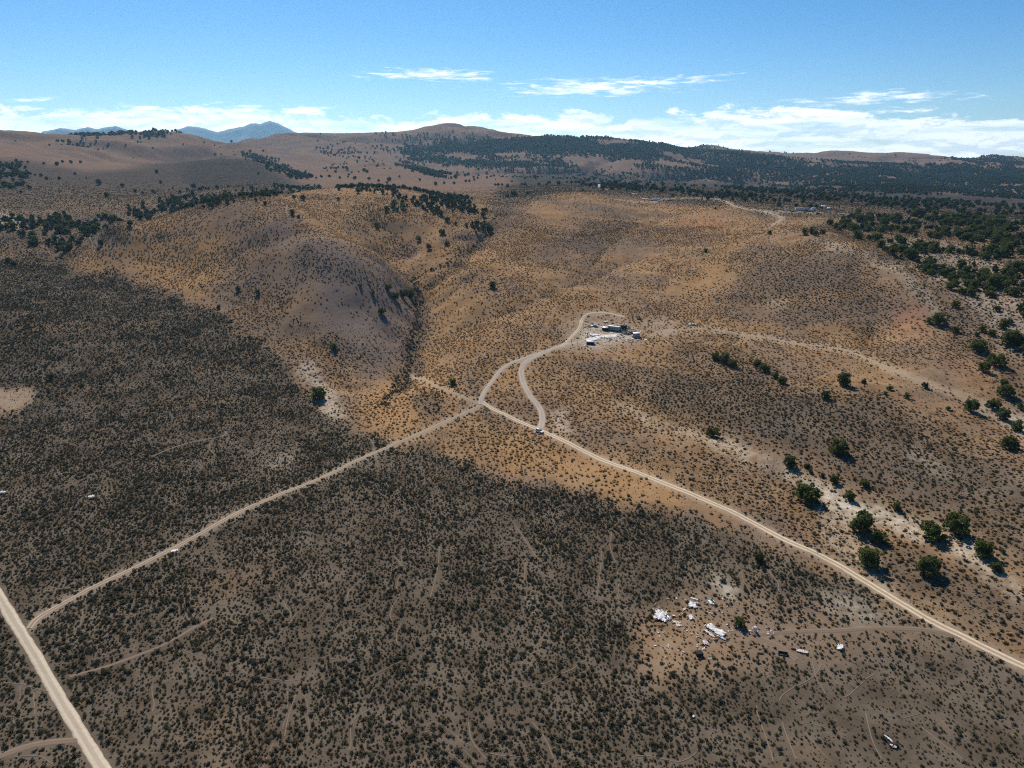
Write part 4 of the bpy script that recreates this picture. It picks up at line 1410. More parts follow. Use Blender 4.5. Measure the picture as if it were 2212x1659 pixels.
# ------------------------------------------------------------------ far mountains
def mountain(name, sky, r0, depth, label, seed):
    A = np.array([ray(a, b) for a, b in sky])
    az = np.linspace(A[0, 0], A[-1, 0], 150)
    top = CAMZ + r0 * np.interp(az, A[:, 0], A[:, 1])
    top = top + 60 * fbm(az * r0, az * 0, 800, seed, 5, .6) * np.sin(np.linspace(0, math.pi, 150))
    t = np.linspace(-1, 1, 41)
    V = []
    for i, tt in enumerate(t):
        rr = r0 + tt * depth
        x, y = rr * np.sin(az), rr * np.cos(az)
        prof = (1 - abs(tt)) ** 1.15
        rg = 1 - np.abs(fbm(x, y, 1500, seed + 20, 4))
        z = -40 + (top + 40) * prof * (1 - 0.45 * (1 - rg) * min(1, abs(tt) * 5))
        V.append(np.column_stack([x, y, z]))
    V = np.concatenate(V)
    n = len(az)
    i = np.arange(40)[:, None] * n + np.arange(n - 1)[None]
    f = np.stack([i, i + 1, i + n + 1, i + n], -1).reshape(-1, 4)
    link(name, make_mesh(name, V, f[:, ::-1].copy() if False else f, [M_ROCK], True), kind='structure', label=label, cat='mountain')


m_, T_, b_, o_ = mat('mountain_rock', True)
g_ = T_.new('ShaderNodeNewGeometry')
T_.l.new(T_.mix(T_.noise(g_.outputs['Position'], 1 / 700, 5, .6), (0.10, 0.105, 0.115), (0.19, 0.18, 0.175)), b_.inputs['Base Color'])
M_ROCK = m_
mountain('mountain_range', [(340,310),(372,283),(405,274),(440,278),(470,283),(500,275),(540,267),(562,271),(582,263),(602,268),(635,284),(690,304),(760,330)], 15900, 1500, 'jagged blue mountain range far off behind the hills', 700)
mountain('mountain_range', [(60,310),(92,283),(130,274),(163,278),(188,271),(212,276),(250,273),(275,282),(330,310)], 15500, 1500, 'low pale blue mountains far off behind the left hill', 740)

# ------------------------------------------------------------------ air
def build_haze():
    top = 0.0
    for o in COL.objects:
        if o.name.startswith('mountain_range'):
            top = max(top, max(v.co.z for v in o.data.vertices))
    top = max(top, float(GZ.max()) + 25, CAMZ + 20) + 15
    bot = min(float(GZ.min()), -41) - 2
    h = 18500
    V = [(sx * h, sy * h, z) for z in (bot, top) for sx, sy in ((-1, -1), (1, -1), (1, 1), (-1, 1))]
    F = [(3, 2, 1, 0), (4, 5, 6, 7), (0, 1, 5, 4), (1, 2, 6, 5), (2, 3, 7, 6), (3, 0, 4, 7)]
    m = bpy.data.materials.new('haze_air')
    m.use_nodes = True
    m.node_tree.nodes.clear()
    T = NT(m.node_tree)
    out = T.new('ShaderNodeOutputMaterial')
    v = T.new('ShaderNodeVolumePrincipled')
    v.inputs['Color'].default_value = (0.40, 0.72, 1.0, 1)
    v.inputs['Density'].default_value = HAZE
    v.inputs['Anisotropy'].default_value = 0.5
    T.l.new(v.outputs[0], out.inputs['Volume'])
    print('haze top', top, 'bottom', bot)
    link('haze', make_mesh('haze', V, F, [m]), kind='stuff', label='thin blue summer haze filling the air over the hills', cat='haze')


HAZE = 3.4e-5
build_haze()

# ------------------------------------------------------------------ man-made things
def plain(name, col, rough=0.6, spec=0.3, metal=0.0, dirt=0.25, dirtcol=(0.30, 0.24, 0.18), scale=1.2):
    m, T, b, out = mat(name)
    g = T.new('ShaderNodeTexCoord')
    n = T.ramp(T.noise(g.outputs['Object'], scale, 5, 0.65), 0.45, 0.75)
    T.l.new(T.mix(T.m('MULTIPLY', n, dirt), col, dirtcol), b.inputs['Base Color'])
    b.inputs['Roughness'].default_value = rough
    b.inputs['Specular IOR Level'].default_value = spec
    b.inputs['Metallic'].default_value = metal
    return m


M_WHITE = plain('white_sheet_metal', (0.78, 0.78, 0.78), 0.5, 0.3, 0, 0.2)
M_CARW = plain('white_car_paint', (0.80, 0.80, 0.80), 0.25, 0.5, 0, 0.10)
M_GLASS = plain('dark_glass', (0.012, 0.014, 0.016), 0.08, 0.5, 0, 0.05)
M_TYRE = plain('tyre_rubber', (0.02, 0.02, 0.02), 0.8, 0.2, 0, 0.3)
M_RIM = plain('wheel_metal', (0.35, 0.35, 0.36), 0.35, 0.5, 0.6, 0.1)
M_BLACK = plain('black_plastic', (0.015, 0.015, 0.016), 0.5, 0.3, 0, 0.2)
M_LAMP = plain('lamp_glass', (0.7, 0.7, 0.68), 0.1, 0.5, 0, 0.0)
M_RED = plain('red_lamp', (0.35, 0.02, 0.015), 0.2, 0.5, 0, 0.0)
M_SHEET = plain('white_sheeting', (0.68, 0.67, 0.65), 0.6, 0.2, 0, 0.75, (0.33, 0.27, 0.22), 1.6)
M_PINK = plain('faded_pink_sheeting', (0.58, 0.50, 0.48), 0.7, 0.2, 0, 0.35)
M_CREAM = plain('cream_board', (0.60, 0.52, 0.40), 0.7, 0.2, 0, 0.3)
M_BLUE = plain('pale_blue_panel', (0.52, 0.68, 0.76), 0.5, 0.3, 0, 0.2)
M_WOOD = plain('weathered_wood', (0.36, 0.29, 0.22), 0.85, 0.1, 0, 0.4, (0.18, 0.14, 0.11), 3)
M_RUST = plain('rusty_red_metal', (0.30, 0.12, 0.07), 0.8, 0.2, 0.1, 0.4, (0.16, 0.08, 0.05), 2)
M_GREYG = plain('grey_green_siding', (0.34, 0.38, 0.36), 0.6, 0.2, 0, 0.35, (0.16, 0.15, 0.13))
M_GREY = plain('grey_metal', (0.36, 0.37, 0.38), 0.5, 0.3, 0.2, 0.3)
M_LILAC = plain('grey_white_siding', (0.62, 0.61, 0.66), 0.5, 0.2, 0, 0.25)
M_DARK = plain('dark_weathered_board', (0.035, 0.034, 0.03), 0.9, 0.1, 0, 0.4, (0.07, 0.06, 0.05), 2)
M_CHAR = plain('charred_debris', (0.03, 0.028, 0.027), 0.95, 0.1, 0, 0.5, (0.10, 0.09, 0.085), 2)


m_, T_, b_, o_ = mat('white_tarp_cloth')
b_.inputs['Base Color'].default_value = (0.8, 0.8, 0.8, 1)
t_ = T_.new('ShaderNodeBsdfTranslucent')
t_.inputs[0].default_value = (0.85, 0.85, 0.83, 1)
x_ = T_.new('ShaderNodeMixShader')
x_.inputs[0].default_value = 0.6
T_.l.new(b_.outputs[0], x_.inputs[1])
T_.l.new(t_.outputs[0], x_.inputs[2])
T_.l.new(x_.outputs[0], o_.inputs['Surface'])
M_CLOTH = m_


class MB:
    def __init__(self):
        self.V = []
        self.F = []

    def hull8(self, pts):
        """box from 8 corners: bottom four counter-clockwise, then top four"""
        b = len(self.V)
        self.V += [tuple(p) for p in pts]
        for f in ((3, 2, 1, 0), (4, 5, 6, 7), (0, 1, 5, 4), (1, 2, 6, 5), (2, 3, 7, 6), (3, 0, 4, 7)):
            self.F.append(tuple(b + i for i in f))
        return self

    def box(self, x0, x1, y0, y1, z0, z1):
        return self.hull8([(x0, y0, z0), (x1, y0, z0), (x1, y1, z0), (x0, y1, z0), (x0, y0, z1), (x1, y0, z1), (x1, y1, z1), (x0, y1, z1)])

    def bar(self, p0, p1, w, h=None):
        h = h or w
        p0 = np.array(p0, float); p1 = np.array(p1, float)
        d = p1 - p0
        d /= np.linalg.norm(d)
        up = np.array((0, 0, 1.0)) if abs(d[2]) < 0.9 else np.array((1.0, 0, 0))
        s = np.cross(d, up); s /= np.linalg.norm(s)
        u = np.cross(s, d)
        s *= w / 2; u *= h / 2
        c = [p - s - u for p in (p0, p1)] + []
        self.hull8([p0 - s - u, p0 + s - u, p1 + s - u, p1 - s - u, p0 - s + u, p0 + s + u, p1 + s + u, p1 - s + u])
        return self

    def loft(self, secs, close=True):
        """sections: lists of equal numbers of points"""
        n = len(secs[0])
        b = len(self.V)
        for s in secs:
            self.V += [tuple(p) for p in s]
        for i in range(len(secs) - 1):
            for j in range(n):
                a = b + i * n + j
                c = b + i * n + (j + 1) % n
                self.F.append((a, c, c + n, a + n))
        if close:
            self.F.append(tuple(b + j for j in range(n))[::-1])
            self.F.append(tuple(b + (len(secs) - 1) * n + j for j in range(n)))
        return self

    def disc(self, c, r, w, n=16):
        """wheel-like cylinder across y"""
        x, y, z = c
        a = [(x + r * math.cos(t), y - w / 2, z + r * math.sin(t)) for t in np.linspace(0, 2 * math.pi, n, endpoint=False)]
        b2 = [(p[0], y + w / 2, p[2]) for p in a]
        return self.loft([b2, a])

    def build(self, name, material, parent, bevel=0.0):
        me = make_mesh(name, self.V, self.F, [material], False)
        import bmesh
        bm = bmesh.new()
        bm.from_mesh(me)
        bmesh.ops.recalc_face_normals(bm, faces=bm.faces)
        bm.to_mesh(me)
        bm.free()
        o = link(name, me, parent)
        if bevel:
            md = o.modifiers.new('bevel', 'BEVEL')
            md.width = bevel
            md.segments = 2
        return o


def root(name, v, yaw, label, cat, group=None, sink=0.0, tilt=(0, 0), xyz=None):
    o = bpy.data.objects.new(name, None)
    COL.objects.link(o)
    p = xyz or hit(*v)
    o.location = (p[0], p[1], p[2] - sink)
    o.rotation_euler = (tilt[0], tilt[1], yaw)
    o['label'] = label
    o['category'] = cat
    if group:
        o['group'] = group
    return o


def wheel(parent, x, y, r=0.36, w=0.24):
    t = MB().disc((x, y, r), r, w, 18).build('wheel', M_TYRE, parent)
    MB().disc((x, y, r), r * 0.6, w + 0.03, 12).build('rim', M_RIM, t)


def suv(v, yaw, label, s=1.0, xyz=None, group=None):
    """nose towards +x"""
    o = root('suv', v, yaw, label, 'car', group, xyz=xyz)
    def sec(x, hw, zb, zt, tuck=0.06):
        return [(x, -hw + .04, zb), (x, -hw, zb + .12), (x, -hw, zt - .14), (x, -hw + tuck, zt - .03), (x, -hw * .6, zt), (x, hw * .6, zt), (x, hw - tuck, zt - .03), (x, hw, zt - .14), (x, hw, zb + .12), (x, hw - .04, zb)]
    b = MB()
    b.loft([sec(-2.33, .80, .42, .92), sec(-2.28, .90, .30, 1.06), sec(-1.6, .94, .27, 1.10), sec(0.9, .94, .27, 1.08), sec(1.5, .93, .27, 1.04), sec(2.12, .88, .30, .94), sec(2.34, .74, .40, .80)])
    b.build('body', M_CARW, o, 0.03)
    c = MB()
    def cs(x, hw, zt):
        return [(x, -.90, 1.04), (x, -hw, zt - .06), (x, -hw + .1, zt), (x, hw - .1, zt), (x, hw, zt - .06), (x, .90, 1.04)]
    c.loft([cs(-2.18, .80, 1.36), cs(-1.98, .74, 1.70), cs(-0.9, .74, 1.76), cs(0.15, .73, 1.74), cs(0.98, .80, 1.10)])
    cab = c.build('cabin', M_CARW, o, 0.02)
    MB().hull8([(.32, -.63, 1.66), (.98, -.74, 1.12), (.98, .74, 1.12), (.32, .63, 1.66), (.36, -.63, 1.69), (1.02, -.74, 1.15), (1.02, .74, 1.15), (.36, .63, 1.69)]).build('windscreen', M_GLASS, cab)
    MB().hull8([(-2.23, -.66, 1.12), (-2.23, .66, 1.12), (-2.06, .62, 1.60), (-2.06, -.62, 1.60), (-2.26, -.66, 1.12), (-2.26, .66, 1.12), (-2.10, .62, 1.60), (-2.10, -.62, 1.60)]).build('rear_window', M_GLASS, cab)
    for sgn in (-1, 1):
        for x0, x1 in ((-1.95, -1.15), (-1.08, -.28), (-.20, .58)):
            t1 = x1 - (.34 if x1 > .3 else 0)
            MB().hull8([(x0, sgn * .885, 1.10), (x1, sgn * .885, 1.10), (t1, sgn * .755, 1.62), (x0, sgn * .755, 1.62), (x0, sgn * .91, 1.10), (x1, sgn * .91, 1.10), (t1, sgn * .78, 1.62), (x0, sgn * .78, 1.62)]).build('side_window', M_GLASS, cab)
        MB().bar((-1.8, sgn * .62, 1.80), (.0, sgn * .62, 1.79), .05).build('roof_rail', M_BLACK, cab)
        MB().box(2.20, 2.33, sgn * .62 - .14, sgn * .62 + .14, .72, .84).build('headlight', M_LAMP, o)
        MB().box(-2.37, -2.27, sgn * .74 - .09, sgn * .74 + .09, .84, 1.06).build('tail_light', M_RED, o)
        MB().box(.42, .62, sgn * .98 - .09, sgn * .98 + .09, 1.06, 1.2).build('mirror', M_BLACK, o)
        for x in (-1.42, 1.42):
            wheel(o, x, sgn * .84)
    MB().box(-.55, .05, -.36, .36, 1.745, 1.775).build('sunroof', M_GLASS, cab)
    MB().box(2.30, 2.36, -.45, .45, .50, .72).build('grille', M_BLACK, o)
    MB().box(2.20, 2.40, -.78, .78, .30, .44).build('front_bumper', M_BLACK, o)
    o.scale = (s, s, s)
    return o


suv((1166, 934), math.radians(-47), 'white parked car at the junction of the grey drive and the pale road')


def old_car(name, v, yaw, label, body, L=4.6, pickup=False, xyz=None, sink=0.05):
    o = root(name, v, yaw, label, 'pickup' if pickup else 'car', sink=sink)
    h = L / 2
    def sec(x, hw, zb, zt):
        return [(x, -hw, zb), (x, -hw, zt - .1), (x, -hw + .12, zt), (x, hw - .12, zt), (x, hw, zt - .1), (x, hw, zb)]
    MB().loft([sec(-h, .78, .4, .82), sec(-h + .1, .86, .3, .90), sec(h * .35, .88, .28, .92), sec(h - .2, .84, .3, .84), sec(h, .74, .4, .72)]).build('body', body, o, 0.03)
    x0, x1 = (-.1, 1.3) if pickup else (-1.3, .9)
    c = MB()
    c.loft([[(x, -w, .88), (x, -w * .86, z), (x, w * .86, z), (x, w, .88)] for x, w, z in ((x0 - .35, .80, .95), (x0, .76, 1.4), (x1 - .7, .76, 1.42), (x1, .82, .93))])
    cab = c.build('cabin', body, o, 0.02)
    for sgn in (-1, 1):
        MB().hull8([(x0 + .05, sgn * .76, .96), (x1 - .2, sgn * .76, .96), (x1 - .75, sgn * .68, 1.34), (x0 + .05, sgn * .68, 1.34), (x0 + .05, sgn * .83, .96), (x1 - .2, sgn * .83, .96), (x1 - .75, sgn * .72, 1.34), (x0 + .05, sgn * .72, 1.34)]).build('side_window', M_GLASS, cab)
        for x in (-h * .62, h * .62):
            wheel(o, x, sgn * .76, .33, .22)
    MB().hull8([(x1 - .6, -.62, 1.38), (x1, -.70, .96), (x1, .70, .96), (x1 - .6, .62, 1.38), (x1 - .56, -.62, 1.40), (x1 + .04, -.70, .98), (x1 + .04, .70, .98), (x1 - .56, .62, 1.40)]).build('windscreen', M_GLASS, cab)
    if pickup:
        MB().box(-h + .15, -.55, -.68, .68, .905, .93).build('truck_bed', M_BLACK, o)
    return o


def trailer(v, yaw, label, wall, roofm, L=8.0, Wd=2.4, H=2.3, windows=4, door=True, tilt=(0, 0)):
    """travel trailer: rounded box on wheels, windows along the -y side"""
    o = root('travel_trailer', v, yaw, label, 'trailer', tilt=tilt)
    h, w = L / 2, Wd / 2
    def sec(x, z0, z1):
        return [(x, -w, z0), (x, -w, z1 - .12), (x, -w + .15, z1), (x, w - .15, z1), (x, w, z1 - .12), (x, w, z0)]
    MB().loft([sec(-h, .75, H + .2), sec(-h + .25, .5, H + .45), sec(h - .35, .5, H + .45), sec(h, .85, H + .05)]).build('body', wall, o, 0.03)
    MB().loft([[(x, -w - .05, z), (x, -w - .05, z + .05), (x, w + .05, z + .05), (x, w + .05, z)] for x, z in ((-h + .1, H + .42), (-h + .3, H + .46), (h - .4, H + .46), (h - .15, H + .38))]).build('roof', roofm, o)
    MB().box(-.4, .3, -.35, .35, H + .512, H + .66).build('roof_vent', M_GREY, o)
    step = (L - 1.6) / windows
    for k in range(windows):
        x = -h + .8 + step * (k + .5)
        for sgn in (-1, 1):
            f = MB().box(x - .42, x + .42, sgn * (w + .02) - .025, sgn * (w + .02) + .025, 1.55, 2.15).build('window', M_GREY, o)
            MB().box(x - .35, x + .35, sgn * (w + .04) - .025, sgn * (w + .04) + .025, 1.61, 2.09).build('pane', M_GLASS, f)
    if door:
        x = h - 1.1
        d = MB().box(x - .33, x + .33, -w - .05, -w + .01, .62, 2.45).build('door', M_GREY, o)
        MB().box(x + .2, x + .27, -w - .09, -w - .05, 1.4, 1.48).build('handle', M_BLACK, d)
    for sgn in (-1, 1):
        for x in (-.4, .4):
            wheel(o, x, sgn * (w - .15), .34, .22)
    MB().bar((h - .1, -.5, .55), (h + 1.1, 0, .5), .09).bar((h - .1, .5, .55), (h + 1.1, 0, .5), .09).build('tow_hitch', M_BLACK, o)
    return o


def shed(name, v, yaw, label, wall, roofm, L, D, H, rise=0.25, opening=True, cat='shed', tilt=(0, 0)):
    o = root(name, v, yaw, label, cat, sink=0.1, tilt=tilt)
    h, d = L / 2, D / 2
    t = 0.08
    MB().box(-h, h, -d, -d + t, 0, H).build('wall', wall, o)
    MB().box(-h, h, d - t, d, 0, H + rise).build('wall', wall, o)
    for sgn in (-1, 1):
        MB().hull8([(sgn * h - t * (sgn > 0), -d + t, 0), (sgn * h + t * (sgn < 0), -d + t, 0), (sgn * h + t * (sgn < 0), d - t, 0), (sgn * h - t * (sgn > 0), d - t, 0),
                    (sgn * h - t * (sgn > 0), -d + t, H), (sgn * h + t * (sgn < 0), -d + t, H), (sgn * h + t * (sgn < 0), d - t, H + rise), (sgn * h - t * (sgn > 0), d - t, H + rise)]).build('wall', wall, o)
    MB().hull8([(-h - .15, -d - .2, H - .02), (h + .15, -d - .2, H - .02), (h + .15, d + .15, H + rise), (-h - .15, d + .15, H + rise),
                (-h - .15, -d - .2, H + .07), (h + .15, -d - .2, H + .07), (h + .15, d + .15, H + rise + .09), (-h - .15, d + .15, H + rise + .09)]).build('roof', roofm, o)
    if opening:
        MB().box(-.45, .45, -d - .03, -d + .02, 0.05, min(1.95, H - .2)).build('door', M_DARK, o)
    return o


def sheet(name, v, yaw, w, l, material, label, seed, crumple=0.3, cat='debris', group=None, ragged=0.25, n=9, slope=0.0, sink=-0.02, xyz=None):
    """crumpled sheet with ragged edge and thickness"""
    r = np.random.default_rng(seed)
    p = xyz or hit(*v)
    xs = np.linspace(-w / 2, w / 2, n)
    ys = np.linspace(-l / 2, l / 2, n)
    X, Y = np.meshgrid(xs, ys)
    X = X + r.normal(0, w / n * .22, X.shape)
    Y = Y + r.normal(0, l / n * .22, Y.shape)
    Z = np.abs(r.normal(0, crumple, X.shape)) * .6 + crumple * .5 * (1 + fbm(X + seed, Y, max(w, l) * .5, 811, 3)) + 0.04 + slope * (X / w + .5)
    c, s = math.cos(yaw), math.sin(yaw)
    gx, gy = p[0] + X * c - Y * s, p[1] + X * s + Y * c
    Z = Z + height(gx, gy) - p[2]
    V = np.column_stack([X.ravel(), Y.ravel(), Z.ravel()])
    U = V - np.array([0, 0, 0.045])
    keep = np.ones((n - 1, n - 1), bool)
    d = np.minimum.reduce(np.meshgrid(np.minimum(np.arange(n - 1), n - 2 - np.arange(n - 1)), np.minimum(np.arange(n - 1), n - 2 - np.arange(n - 1))))
    keep &= ~((r.random(keep.shape) < ragged * 1.6) & (d == 0)) & ~((r.random(keep.shape) < ragged * .45) & (d == 1))
    F = []
    N = n * n
    for i in range(n - 1):
        for j in range(n - 1):
            if not keep[i, j]:
                continue
            a, b2, c2, d2 = i * n + j, i * n + j + 1, (i + 1) * n + j + 1, (i + 1) * n + j
            F.append((a, b2, c2, d2))
            F.append((d2 + N, c2 + N, b2 + N, a + N))
            for (q0, q1, di, dj) in ((a, b2, -1, 0), (b2, c2, 0, 1), (c2, d2, 1, 0), (d2, a, 0, -1)):
                ii, jj = i + di, j + dj
                if not (0 <= ii < n - 1 and 0 <= jj < n - 1 and keep[ii, jj]):
                    F.append((q1, q0, q0 + N, q1 + N))
    o = link(name, make_mesh(name, np.vstack([V, U]), F, [material]), label=label, cat=cat, group=group)
    o.location = (p[0], p[1], p[2] - sink)
    o.rotation_euler = (0, 0, yaw)
    return o


def board(name, v, yaw, L, w, material, label, th=0.06, cat='board', group=None, tilt=0.0, lift=0.05):
    o_ = root(name, v, yaw, label, cat, group, sink=-lift, tilt=(0, tilt))
    bpy.data.objects.remove(o_)
    p = hit(*v)
    b = MB()
    b.hull8([(-L / 2, -w / 2, 0), (L / 2, -w * .45, 0), (L / 2 * .97, w / 2, 0), (-L / 2 * .98, w * .48, 0), (-L / 2, -w / 2, th), (L / 2, -w * .45, th), (L / 2 * .97, w / 2, th), (-L / 2 * .98, w * .48, th)])
    o = b.build(name, material, None, 0.01)
    o.location = (p[0], p[1], p[2] + lift)
    o.rotation_euler = (0, tilt, yaw)
    o['label'] = label
    o['category'] = cat
    if group:
        o['group'] = group
    return o


def carton(name, v, yaw, sx, sy, sz, material, label, cat, lidm=None, lid='lid', group=None, tilt=(0, 0)):
    o = root(name, v, yaw, label, cat, group, sink=0.03, tilt=tilt)
    MB().box(-sx / 2, sx / 2, -sy / 2, sy / 2, 0, sz).build('casing', material, o, 0.03)
    if lidm:
        MB().box(-sx / 2 - .03, sx / 2 + .03, -sy / 2 - .03, sy / 2 + .03, sz + .003, sz + .07).build(lid, lidm, o, 0.01)
    return o


def heap(name, v, label, spread, n, mats, seed, hgt=1.2, cat='debris', long=(0.8, 2.6)):
    """tangled pile of boards and beams, each a part"""
    r = np.random.default_rng(seed)
    p = hit(*v)
    o = root(name, v, 0, label, cat)
    for k in range(n):
        a, q = r.uniform(0, 6.28), spread * math.sqrt(r.uniform(0, 1))
        x, y = q * math.cos(a), q * math.sin(a)
        z0 = float(height(p[0] + x, p[1] + y)) - p[2] + 0.05
        top = hgt * (1 - q / spread * .8) * r.uniform(.1, 1)
        L = r.uniform(*long)
        d = r.normal(size=3); d[2] *= .35
        d /= np.linalg.norm(d)
        c = np.array([x, y, z0 + top])
        e0, e1 = c - d * L / 2, c + d * L / 2
        for e in (e0, e1):
            e[2] = max(e[2], z0)
        MB().bar(e0, e1, r.uniform(.06, .5), r.uniform(.04, .12)).build('beam', mats[int(r.integers(0, len(mats)))], o)
    cv, cf = lumpy_core(r, spread * .75, 0, hgt / spread * .8, 11, 4)
    cv = cv + r.normal(0, .12, cv.shape)
    link('rubble', make_mesh('rubble', cv, cf, [M_CHAR]), o)
    return o


R = math.radians
# --- dump in the foreground clearing
def C(zx, zy):
    return (1398 + zx * .10667, 1274 + zy * .10667)


def D(zx, zy):
    return (1327 + zx * .24, 1194.5 + zy * .24)


sheet('crumpled_sheeting', C(270, 540), R(-20), 4.6, 5.6, M_SHEET, 'large crumpled heap of white sheeting at the left of the dump clearing', 1, .55, n=12, ragged=.5)
sheet('crumpled_sheeting', C(400, 560), R(30), 1.8, 3.6, M_GREY, 'grey crumpled scrap at the right side of the left white heap', 2, .35)
sheet('crumpled_sheeting', C(930, 310), R(-25), 3.0, 3.2, M_SHEET, 'white crumpled sheet in the upper middle of the dump clearing', 3, .25)
board('white_board', C(955, 185), R(-32), 2.6, .5, M_SHEET, 'white board just above the upper white sheet in the clearing')
board('blue_panel', C(1290, 250), R(8), 1.3, 2.2, M_BLUE, 'pale blue square panel lying alone at the top of the clearing', cat='panel', tilt=R(6))
sheet('crumpled_sheeting', C(885, 565), R(10), 1.6, 2.2, M_SHEET, 'small ragged white sheet in the centre of the dump clearing', 4, .2)
sheet('cream_sheet', C(600, 662), R(-10), 2.8, 1.3, M_CREAM, 'upper cream strip below the left white heap', 5, .15)
sheet('cream_sheet', C(632, 722), R(15), 1.6, 1.5, M_CREAM, 'lower cream scrap below the left white heap', 6, .15)
board('cream_board', C(545, 520), R(70), 1.8, .8, M_CREAM, 'cream board standing right beside the left white heap', tilt=R(20))
sheet('white_tarp', C(1400, 830), R(-50), 6.4, 2.6, M_SHEET, 'large long white tarp in the middle of the clearing', 7, .3, n=12, cat='tarp', ragged=.2)
sheet('white_tarp', C(1270, 900), R(-58), 4.6, 1.0, M_PINK, 'narrow pinkish strip along the left of the large white tarp', 8, .15, cat='tarp')
sheet('crumpled_sheeting', C(1525, 985), R(-35), 3.4, 1.1, M_GREY, 'grey scrap at the lower end of the large white tarp', 9, .3)
sheet('crumpled_sheeting', C(1180, 1080), R(0), 1.7, 2.0, M_PINK, 'ragged pale scrap left below the large white tarp', 10, .25)
carton('dumped_stove', C(1050, 1320), R(10), 2.0, 1.8, 1.1, M_DARK, 'dark box with a white top at the bottom of the dump clearing', 'appliance', None)
sheet('white_cover', C(1035, 1268), R(-15), 1.9, 2.1, M_SHEET, 'crumpled white cover on the dark box at the bottom of the clearing', 11, .12, xyz=(lambda p: (p[0], p[1], p[2] + 1.1))(hit(*C(1050, 1318))), n=6)
board('white_board', C(1315, 1388), R(4), 2.3, .32, M_SHEET, 'white board right of the dark box at the bottom of the clearing')
board('white_board', C(1275, 470), R(-42), 2.3, .22, M_SHEET, 'thin white board lying diagonally between the blue panel and the tarp')
board('wooden_beam', C(1700, 790), R(-62), 1.8, .16, M_CREAM, 'upper of two pale beams beside the clearing juniper')
board('wooden_beam', C(1750, 828), R(8), 2.0, .16, M_CREAM, 'lower of two pale beams beside the clearing juniper')
fr = root('rusty_frame', C(622, 582), R(25), 'rusty red metal frame right of the left white heap', 'frame')
for a, b_2 in (((-.9, -.6, .1), (.9, -.6, .1)), ((-.9, .6, .1), (.9, .6, .1)), ((-.9, -.52, .16), (-.9, .52, .16)), ((.9, -.52, .16), (.9, .52, .16)), ((-.5, -.5, .2), (.5, .55, .6))):
    MB().bar(a, b_2, .1).build('rail', M_RUST, fr)
carton('fridge', D(1268, 705), R(20), .8, .9, 1.7, M_WHITE, 'white upright refrigerator right of the clearing juniper', 'refrigerator', M_GREY, 'top', tilt=(R(4), R(-5)))
tub = root('black_tub', D(1518, 915), R(-18), 'black hollow tub lying open below the clearing', 'tub')
MB().box(-1.9, 1.9, .55, .65, 0, .95).build('wall', M_BLACK, tub)
MB().box(-1.9, 1.9, -.65, -.55, 0, .25).build('wall', M_BLACK, tub)
MB().box(-1.9, -1.8, -.55, .55, 0, .8).build('wall', M_BLACK, tub)
MB().box(1.8, 1.9, -.55, .55, 0, .8).build('wall', M_BLACK, tub)
MB().box(-1.8, 1.8, -.55, .55, .02, .08).build('floor_panel', M_SHEET, tub)
tub.scale = (.72, .85, .8)
sheet('pink_scrap', D(1690, 890), R(-22), 3.4, 1.3, M_PINK, 'crumpled pinkish sheet right of the black tub', 12, .25)
sheet('white_sheet', D(2030, 858), R(-30), 1.7, 2.4, M_SHEET, 'white sheet caught on sagebrush right of the dump clearing', 13, .3, slope=.4)
sheet('white_scrap', (377, 1190), R(28), 2.3, 1.5, M_SHEET, 'white panel lying beside the straight two-track road', 14, .04, ragged=.05, sink=-.1)
sheet('white_scrap', (197, 1076), R(-12), 3.6, 2.2, M_SHEET, 'white torn sheet on the sagebrush in the left part of the plain', 15, .45, ragged=.5, sink=-.3)
sheet('white_scrap', (6, 1066), R(-8), 3.6, 1.8, M_SHEET, 'white torn sheet on the sagebrush at the left edge', 16, .4, ragged=.5, sink=-.3)
sheet('white_scrap', (1919, 1598), R(-62), 2.6, .6, M_SHEET, 'long white plastic scrap near the bottom right', 17, .25, ragged=.4, sink=-.2)
sheet('white_scrap', (1930, 1614), R(-30), 1.8, 1.0, M_PINK, 'pale torn scrap below the long plastic scrap near the bottom right', 18, .25, ragged=.5, sink=-.1)
sheet('white_scrap', (1498, 1549), R(40), .9, .6, M_SHEET, 'small white scrap in the sagebrush below the dump clearing', 19, .15, sink=-.2)
sheet('white_scrap', (428, 902), R(80), 1.6, .5, M_SHEET, 'small white scrap in the upper left sagebrush', 20, .3, sink=-.2)
sheet('white_scrap', (845, 950), R(0), 2.0, .6, M_SHEET, 'pale scrap beside the two-track just before the sagebrush ends', 21, .1)
sheet('white_scrap', (972, 830), R(0), 1.1, .7, M_SHEET, 'white scrap lying under the upright juniper by the pale track', 22, .1)
sheet('white_scrap', (1148, 735), R(20), 1.2, .7, M_SHEET, 'white scrap lying on the slope left of the camp drive', 23, .15)
sheet('white_scrap', (1144, 797), R(0), .9, .6, M_SHEET, 'white scrap left of the upper bend of the drive', 24, .1)
sheet('white_scrap', (1281, 1114), R(0), 1.0, .6, M_SHEET, 'white scrap in the brown grass below the white car', 25, .15)
board('white_pole', (1133.5, 923.5), R(-62), 3.4, .16, M_SHEET, 'white pole lying on the grass left of the white car', th=.12)
bit = np.random.default_rng(33)
